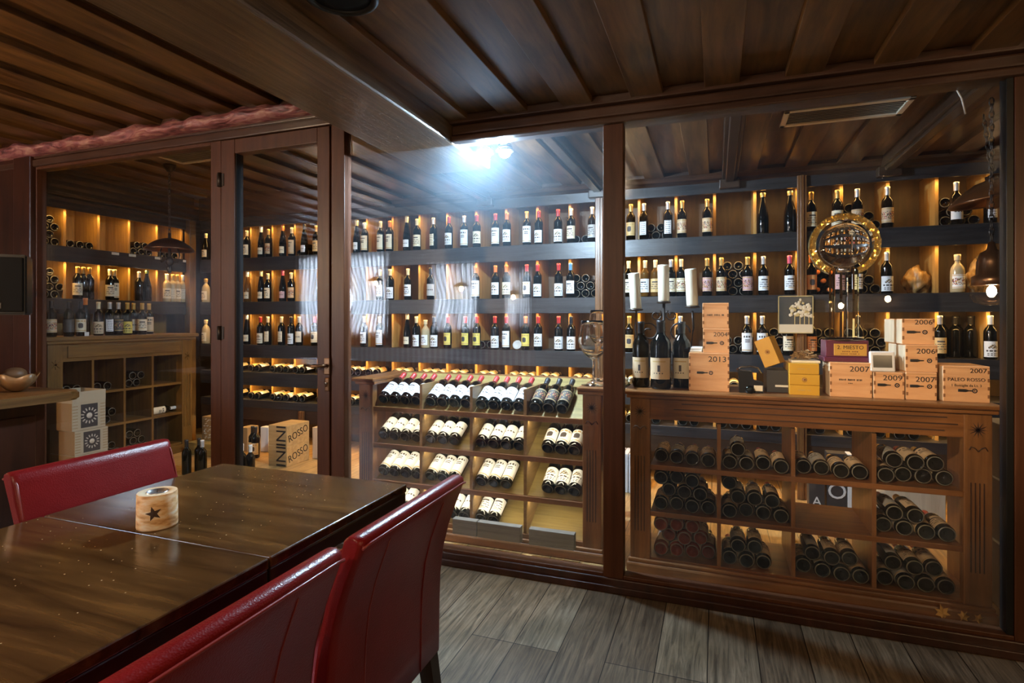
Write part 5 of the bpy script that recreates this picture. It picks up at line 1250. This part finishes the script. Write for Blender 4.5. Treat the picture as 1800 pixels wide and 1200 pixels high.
# ================================================================== THE DINING SIDE
def table(name, y0, y1, label):
    xa, xb, zt, th = -1.910, -1.045, .755, .075
    t = thing(name, label, 'table', ((xa + xb) / 2, (y0 + y1) / 2, 0), group='dark dining tables pushed together'); w_, d_ = (xb - xa) / 2, (y1 - y0) / 2
    bm = bm_new(); box(bm, -w_, w_, -d_, d_, zt - .028, zt, 0, .004); obj('table_top', bm, 'table', t)
    bm = bm_new(); box(bm, -w_ + .002, w_ - .002, -d_ + .002, d_ - .002, zt - th, zt - .0285, 0, .004); obj('apron', bm, 'table_edge', t)
    bm = bm_new(); box(bm, -.045, .045, -.045, .045, .03, zt - th, 0, .004); obj('column', bm, 'leg', t)
    bm = bm_new(); lathe(bm, [(0, 0), (.15, 0), (.15, .012), (.06, .03), (0, .03)], 28); obj('foot', bm, 'iron', t)
    return t
table('dining_table', 1.112, 1.770, 'dark varnished table with the candle holder, farther of the two')
table('dining_table', .450, 1.108, 'dark varnished table nearest the camera at lower left')
def chair(label, loc, rz):
    """faces local +y; curved upholstered back at -y"""
    t = thing('dining_chair', label, 'chair', loc, (0, 0, rz), 'red leather dining chairs')
    W = .265
    # rear line and thickness of the back, bottom to top
    rear = [(.345, -.235), (.42, -.236), (.50, -.237), (.58, -.240), (.66, -.250), (.73, -.268), (.79, -.290), (.835, -.308), (.862, -.318)]
    bm = bm_new(); sec = []
    outer = [(y, z) for (z, y) in rear]
    top = [(-.316, .874), (-.300, .881), (-.280, .880), (-.266, .870)]
    inner = [(-.258, .845), (-.244, .80), (-.222, .73), (-.205, .66), (-.190, .58), (-.180, .50), (-.175, .42), (-.175, .345)]
    poly = outer + top + inner
    n = len(poly); cyy = sum(p[0] for p in poly) / n
    def ring(x, k):  # k: shrink toward the middle of the thickness for a soft rounded side
        out = []
        for (y, z) in poly:
            m_ = next((yr for (zr, yr) in rear if zr >= z), rear[-1][1]) + .033
            out.append((x, m_ + (y - m_) * k, .345 + (z - .345) * (1 - (1 - k) * .012)))
        return out
    xs = [(-W, .62), (-W + .006, .86), (-W + .018, 1.0), (W - .018, 1.0), (W - .006, .86), (W, .62)]
    rr = [[bm.verts.new(p) for p in ring(x, k)] for (x, k) in xs]
    for a in range(len(rr) - 1):
        for i in range(n):
            f = bm.faces.new((rr[a][i], rr[a][(i + 1) % n], rr[a + 1][(i + 1) % n], rr[a + 1][i])); f.smooth = True
    bm.faces.new(rr[0]); bm.faces.new(rr[-1])
    o = obj('backrest', bm, 'leather', t)
    # piping along the rear upper edge and two stitched seams down the back
    bm = bm_new(); tube(bm, [(-W + .004, -.317, .858), (-W + .03, -.321, .863), (W - .03, -.321, .863), (W - .004, -.317, .858)], .0032, 6)
    tube(bm, [(-W + .010, -.316, .860), (-W + .010, -.285, .868), (-W + .010, -.258, .845), (-W + .008, -.236, .77), (-W + .008, -.205, .62)], .0028, 6)
    tube(bm, [(W - .010, -.316, .860), (W - .010, -.285, .868), (W - .010, -.258, .845), (W - .008, -.236, .77), (W - .008, -.205, .62)], .0028, 6); obj('piping', bm, 'piping', o)
    for s in (-1, 1):
        bm = bm_new(); tube(bm, [(s * W * .52, y - .0004, z) for (z, y) in rear[:-1]], .0016, 5); obj('seam', bm, 'piping', o)
    bm = bm_new(); box(bm, -W + .01, W - .01, -.172, .18, .36, .475, 0, .022)
    for f in bm.faces: f.smooth = True
    obj('seat', bm, 'leather', t)
    for (sx, sy) in ((-1, 1), (1, 1), (-1, -1), (1, -1)):
        bm = bm_new(); x = sx * (W - .04)
        if sy > 0: pts = [((x, .145, .36), .021), ((x, .150, .0), .015)]
        else: pts = [((x, -.205, .36), .023), ((x, -.235, .18), .020), ((x, -.275, .0), .015)]
        prev = None
        for (p, r_) in pts:
            rg = [bm.verts.new((p[0] + a * r_, p[1] + b * r_, p[2])) for (a, b) in ((-1, -1), (1, -1), (1, 1), (-1, 1))]
            if prev:
                for i in range(4): bm.faces.new((prev[i], prev[(i + 1) % 4], rg[(i + 1) % 4], rg[i]))
            else: bm.faces.new(rg)
            prev = rg
        bm.faces.new(prev[::-1]); obj('leg', bm, 'leg', t)
    return t
ch = chair('red leather chair seen from its back, tallest in view beside the table corner', (-1.025, 1.278, 0), PI / 2)
c2 = copy_tree(ch); c2.location = (-1.030, .700, 0); c2['label'] = 'red leather chair seen from its back beside the nearer table, closest to the camera'
c3 = copy_tree(ch); c3.location = (-1.735, 1.345, 0); c3.rotation_euler = (0, 0, -PI / 2); c3['label'] = 'red leather chair on the far side of the table, front of its back visible'
# birch candle holder
q = at(271, 915, 1.165)
t = thing('candle_holder', 'birch log tealight holder with a burnt star on the table', 'candle holder', (-1.512, 1.172, .7555))
R = .051; hh = .098
bm = bm_new(); lathe(bm, [(0, 0), (R, 0), (R + .001, .004), (R + .0005, hh * .5), (R, hh - .002), (R - .001, hh)], 40); obj('log_body', bm, 'birch', t)
bm = bm_new(); lathe(bm, [(R - .001, hh), (.030, hh), (.030, hh - .012), (0, hh - .012)], 40); obj('cut_top', bm, 'birch_top', t)
bm = bm_new(); lathe(bm, [(0, hh - .011), (.027, hh - .011), (.028, hh + .001), (.0265, hh + .001), (.0255, hh - .003), (0, hh - .003)], 28); tl = obj('tealight', bm, 'tin', t)
bm = bm_new(); tube(bm, [(0, 0, hh - .003), (.001, 0, hh + .006)], .0012, 6); obj('wick', bm, 'wick', tl)
bm = bm_new(); pts = []
for i in range(10):
    a = PI / 2 + i * PI / 5 + .25; r_ = .021 if i % 2 == 0 else .0085; pts.append((r_ * math.cos(a), r_ * math.sin(a)))
A0 = math.radians(-48)
def onlog(p, rad): return (rad * math.cos(A0 + p[0] / R), rad * math.sin(A0 + p[0] / R), hh * .50 + p[1])
va = [bm.verts.new(onlog(p, R - .001)) for p in pts]; vb = [bm.verts.new(onlog(p, R + .0016)) for p in pts]; ca = bm.verts.new(onlog((0, 0), R - .001)); cbv = bm.verts.new(onlog((0, 0), R + .0022))
for i in range(10):
    j = (i + 1) % 10; bm.faces.new((va[i], va[j], vb[j], vb[i])); bm.faces.new((vb[i], vb[j], cbv)); bm.faces.new((va[j], va[i], ca))
obj('star_mark', bm, 'burn', t)
# bar counter on the left
t = thing('bar_counter', 'dark wooden bar counter end at the left edge', 'counter')
bm = bm_new(); pl = [(-4.35, .55), (-3.57, .55), (-3.57, 2.20)]
for k in range(9):
    a = k * PI / 16; pl.append((-3.66 + .09 * math.cos(a), 2.22 + .09 * math.sin(a)))
pl += [(-4.35, 2.31)]
prism(bm, pl, 'z', .868, .92)
bmesh.ops.bevel(bm, geom=[e for e in bm.edges if abs(e.verts[0].co.z - e.verts[1].co.z) < .001], offset=.010, segments=3, affect='EDGES')
obj('counter_top', bm, 'counter', t)
bm = bm_new(); box(bm, -4.30, -3.80, .6, 2.22, .06, .868)
for y in (.75, 1.25, 1.75): box(bm, -3.80, -3.79, y, y + .42, .16, .78, 0, .006)
obj('counter_body', bm, 'wallwood', t)
bm = bm_new(); box(bm, -4.28, -3.84, .62, 2.20, 0, .06); obj('plinth', bm, 'black', t)
# bowl and jar on the counter
q = at(42, 690, 2.16)
t = thing('leaf_bowl', 'glazed leaf-shaped bowl of nuts on the bar counter', 'bowl', (q.x, 2.12, .921))
bm = bm_new(); n = 30; rings = []
for (r_, z) in ((.03, .0), (.06, .012), (.105, .05), (.135, .098), (.128, .098), (.098, .055), (.055, .020), (0.001, .016)):
    rings.append([bm.verts.new((r_ * (1 + (.10 * math.cos(5 * 2 * PI * i / n) if z > .04 else 0)) * math.cos(2 * PI * i / n), r_ * .7 * (1 + (.10 * math.cos(5 * 2 * PI * i / n) if z > .04 else 0)) * math.sin(2 * PI * i / n), z + (.012 * math.cos(5 * 2 * PI * i / n) if z > .09 else 0))) for i in range(n)])
bm.faces.new(rings[0])
for a in range(len(rings) - 1):
    for i in range(n):
        f = bm.faces.new((rings[a][i], rings[a][(i + 1) % n], rings[a + 1][(i + 1) % n], rings[a + 1][i])); f.smooth = True
obj('bowl_body', bm, 'wicker', t)
for (dx, dy, r_, m, lb) in ((-.01, 0, .058, 'bread', 'large brown nut loaf heaped in the leaf bowl'), (-.085, -.01, .020, 'redfruit', 'red berry at the rim of the leaf bowl')):
    bm = bm_new(); sphere(bm, (0, 0, 0), r_, 0, 16, 10, .7); tag(obj('bread_roll' if m == 'bread' else 'red_berry', bm, m, None, (q.x + dx, 2.12 + dy, .921 + .075 + r_ * .45)), lb, 'food')
q = at(2, 690, 2.02)
t = thing('sweets_jar', 'clear jar of brown sweets with round knob at the far left on the counter', 'jar', (q.x - .10, 1.96, .921))
bm = bm_new(); lathe(bm, [(0, 0), (.085, 0), (.085, .02), (.078, .025), (.072, .21), (.07, .215), (.069, .21), (.075, .027), (0, .025)], 6, smooth=False); obj('jar_glass', bm, 'thin_glass', t)
bm = bm_new(); rr = random.Random(4)
for i in range(60): sphere(bm, (rr.uniform(-.048, .048), rr.uniform(-.048, .048), rr.uniform(.04, .195)), rr.uniform(.010, .016), 0, 8, 5)
o = obj('sweets', bm, 'bread', t); o['kind'] = 'stuff'
bm = bm_new(); lathe(bm, [(0, .216), (.074, .216), (.05, .235), (.012, .245), (.016, .255), (.02, .27), (.012, .288), (0, .29)], 20); obj('lid', bm, 'paper_tan', t)
# speaker
q = at(22, 506, 2.62)
t = thing('loudspeaker', 'black loudspeaker with small badge hanging at the left edge', 'speaker', (at(47, 506, 2.45).x - .113, 2.45 - .113, at(22, 553, 2.4).z), (0, 0, PI / 4))
bm = bm_new(); prism(bm, [(-.16, 0), (.16, 0), (.13, .22), (-.13, .22)], 'z', 0, .405); 
bmesh.ops.bevel(bm, geom=bm.edges[:], offset=.010, segments=2, affect='EDGES'); obj('cabinet', bm, 'black', t)
bm = bm_new(); box(bm, -.142, .142, -.010, .0, .02, .385, 0, .006); gr = obj('grille', bm, 'grille', t)
bm = bm_new(); box(bm, -.020, .030, -.013, -.010, .040, .080, 0, .002); bd = obj('badge', bm, 'charcoal', gr)
text('lettering', 'EV', .030, bd, (.005, -.0142, .060), 'white', shear=.2)
bm = bm_new(); box(bm, -.04, .04, .215, .235, .15, .25); tube(bm, [(0, .22, .2), (-.02, .30, .2), (-.19, .46, .2)], .014, 8); obj('bracket', bm, 'black', t)
o = obj('far_wine_bottles', MASS, ['glass_dark', 'cap_cream', 'cap_black', 'paper_cream', 'rim_glint', 'lab_ink'])
tag(o, 'small lying bottles filling the cellar shelving and cabinet behind the larger ones', 'wine bottles', None, 'stuff')
print('bottles', NB[0])
